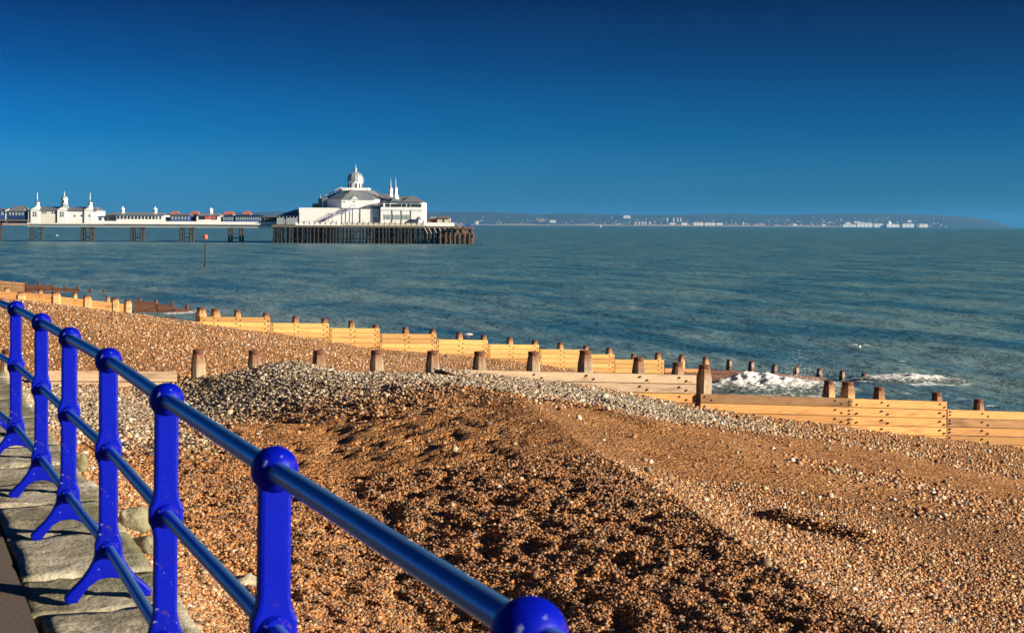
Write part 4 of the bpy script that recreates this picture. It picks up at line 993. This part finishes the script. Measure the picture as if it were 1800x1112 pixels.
me = grid_mesh('far_hills', XX, YY, ZZ); tag(link('far_hills', me, M['hill']), kind='structure')
def hill_z(u, q): 
    return float(np.interp(u, U, ZZ[int(round(q * 39))]))
# pale beach along the far shore and the tan one seen under the pier at left
m = MB(); ub = np.linspace(600, 1480, 60); vs = []; fs = []
for u in ub:
    a = D0 - 260; b = D0 + 60
    vs += [((u - 900) / F * a, a, -1), ((u - 900) / F * b, b, 12 + 5 * math.sin(u * .05))]
for i in range(59): fs.append((2 * i, 2 * i + 2, 2 * i + 3, 2 * i + 1))
m.add(vs, fs); tag(m.build('far_beach', M['farbeach']), kind='structure')
m = MB(); vs = []; fs = []
for i, u in enumerate(np.linspace(-400, 60, 24)):
    k_ = max(0, min(1, (56 - u) / 60)); a = 3300; b = 3900
    vs += [((u - 900) / F * a, a, -.5), ((u - 900) / F * (a + 250), a + 250, -1 + 9.5 * k_ ** .6), ((u - 900) / F * b, b, -2 + 14 * k_ ** .6)]
for i in range(23):
    for j in (0, 1): fs.append((3 * i + j, 3 * i + 3 + j, 3 * i + 4 + j, 3 * i + 1 + j))
m.add(vs, fs); tag(m.build('town_beach', M['farbeach']), kind='structure')
def far_block(u0, u1, v0, v1, mat, label, q=.05, name='far_building', roof='hip', group='buildings along the far shore'):
    d = D0 + (D1 - D0) * q * .98 - 60; zz = lambda v: HC - (v - hv((u0 + u1) / 2)) * d / F
    x0, x1 = (u0 - 900) / F * d, (u1 - 900) / F * d; zb = zz(v1) - 8; ztp = zz(v0); W = x1 - x0
    e = empty(name, ((x0 + x1) / 2, d, zb), label, 'building', group)
    dp = max(18, min(W, 60))
    part('wall', M[mat], e, lambda m: m.box(x0, x1, d, d + dp, zb, ztp - (ztp - zb) * .16))
    if roof == 'hip': part('roof', M['slate'] if mat != 'farwhite' else M['fargrey'], e, lambda m: m.hip(x0, x1, d - 1, d + dp + 1, ztp - (ztp - zb) * .16, ztp, min(W * .12, 8), dp * .35))
    elif roof == 'dome': part('dome', M['farwhite'], e, lambda m: m.lathe([(W * .45, ztp - (ztp - zb) * .16), (W * .36, ztp + W * .18), (W * .12, ztp + W * .34)], ((x0 + x1) / 2, d + dp / 2, 0), 10))
    else: part('roof', M[mat], e, lambda m: m.box(x0 + W * .15, x1 - W * .15, d + 3, d + dp - 3, ztp - (ztp - zb) * .16, ztp))
    nb = int(W / 32)
    for i in range(1, nb): part('bay', M['fargrey'], e, lambda m: m.box(x0 + W * i / nb - 3, x0 + W * i / nb + 3, d - 1.2, d - .2, zb, ztp - (ztp - zb) * .25))
far_block(836.5, 841.5, 388.3, 393.5, 'farwhite', 'small white block on the far shore just right of the pier end')
far_block(945.5, 957.5, 383.2, 388.5, 'brick', 'big brick building on the far slope left of the sail', .22)
far_block(966.5, 977, 386.5, 390, 'farwhite', 'low white block beside the big far brick building', .15)
for i, (u, o_) in enumerate(zip((1116, 1122, 1128, 1133.5, 1141), ('first', 'second', 'third', 'fourth', 'fifth'))): far_block(u, u + 3.2, 389, 395, 'fargrey', f'{o_} from left of five grey shore blocks right of the sail', .05, roof='flat', group='five grey shore blocks')
for i, (u, o_) in enumerate(zip((1172.5, 1183.5, 1190.5, 1196), ('first', 'second', 'third', 'fourth'))): far_block(u, u + 1.8, 382.5, 388.5, 'farwhite', f'{o_} from left of four slim white towers on the far slope', .3, name='far_tower', roof='flat', group='four slim white towers')
for (a, b, v0, lab) in ((1178, 1186, 391, 'short white terrace under the slim far towers'), (1198, 1208, 391, 'white terrace right of the slim far towers'), (1219, 1236.5, 390.3, 'tall white terrace mid-shore, left of the longest pair'), (1239, 1257.5, 391, 'long white terrace in the middle of the far shore'), (1260, 1270.5, 391.2, 'white terrace ending the middle row of the far shore')):
    far_block(a, b, v0, 396, 'farwhite', lab)
far_block(1096, 1108, 378.2, 382.5, 'farwhite', 'pale church-like block on the far skyline right of the sail', .55)
far_block(1305.5, 1308.5, 390, 397, 'fargrey', 'lone slim grey tower on the far shore', .04, name='far_tower', roof='flat')
far_block(1324, 1345, 392.3, 397, 'brick', 'long brown building right of the lone grey tower on the far shore', .04)
far_block(1360, 1371, 394, 397.3, 'brick', 'smaller brown building on the far shore', .03)
far_block(1393.5, 1401, 393.3, 397.5, 'farwhite', 'isolated white block between the brown buildings and the bright far town', .03)
far_block(1445, 1450.5, 394, 398, 'farwhite', 'small white block just left of the bright far town', .03)
for (a, b, v0, lab) in ((1482, 1505, 393.8, 'low white terrace at the left of the bright far town'), (1506.5, 1533.5, 391.3, 'longest white terrace of the bright far town'), (1537, 1553, 392.4, 'white terrace left of the domed block in the far town'), (1569.5, 1581, 393.5, 'white terrace touching the domed block in the far town'),
                        (1586.5, 1606.5, 392.6, 'white terrace right of the domed block in the far town'), (1616, 1631, 393.2, 'rightmost white terrace of the bright far town')):
    far_block(a, b, v0, 398.4, 'farwhite', lab, .03)
far_block(1559, 1568.5, 391.8, 398.4, 'farwhite', 'white domed block in the middle of the bright far town', .02, roof='dome')
for (a, b, v, lab) in ((1486, 1496, 390.5, 'upper white terrace left on the slope over the far town'), (1502, 1512, 388.8, 'highest white terrace on the slope over the far town'), (1513, 1520, 390.2, 'small white terrace at mid slope over the far town'), (1596, 1602, 386.8, 'lone white house high above the far town')):
    far_block(a, b, v, v + 2.4, 'farwhite', lab, .2)
m = MB()
for i in range(520):
    u = rnd.choice((rnd.uniform(700, 1660), rnd.gauss(1180, 130), rnd.gauss(1520, 70))); q = min(.74, abs(rnd.gauss(0, .22)) + .02)
    if not 560 < u < 1690: continue
    d = D0 + (D1 - D0) * q; x = (u - 900) / F * d; zb = hill_z(u, q); wd = rnd.uniform(5, 18); h = rnd.uniform(4, 10)
    m.box(x, x + wd, d - 12, d, zb - 6, zb + h * .7); m.gable(x - 1, x + wd + 1, d - 13, d + 1, zb + h * .7, zb + h * 1.2)
tag(m.build('far_town_houses', M['fartown']), 'countless tiny pale houses dotting the far hills', 'houses', kind='stuff')
# sail far out
d = 5200; p = P(1056, 398, d); sb = empty('sailing_boat', (p.x, p.y, 0), 'tiny white sail on the sea before the far shore', 'boat')
zt = lambda v: HC - (v - hv(1056)) * d / F
MB().hip(-4, 4, -1.5, 1.5, 1.2, -.6, 1.2, .5).build('hull', M['white'], sb)
MB().add([(-.2, -.1, 1.5), (3.4, -.1, 1.5), (-.2, -.1, 11), (-.2, .1, 1.5), (3.4, .1, 1.5), (-.2, .1, 11)], [(0, 1, 2), (5, 4, 3), (0, 3, 4, 1), (1, 4, 5, 2), (2, 5, 3, 0)]).build('sail', M['gull'], sb)
MB().tube((-.4, 0, 1), (-.4, 0, 11.6), .12, .08, 5).build('mast', M['white'], sb)

# ------------------------------------------------------------------ air
m = MB().box(-22000, 22000, -200, 30000, -6, 230)
hz = m.build('haze', None); tag(hz, kind='stuff'); hz['label'] = 'thin blue sea haze before the far hills'
k = NT('thin_sea_haze'); k.t.nodes.remove(k.b); vo = k.n('VolumePrincipled'); vo.inputs['Color'].default_value = (.10, .47, 1.0, 1); vo.inputs['Density'].default_value = 3.6e-5; vo.inputs['Anisotropy'].default_value = .2
k.l(vo.outputs[0], k.out.inputs['Volume']); hz.data.materials.append(k.m)
hz.display_type = 'WIRE'
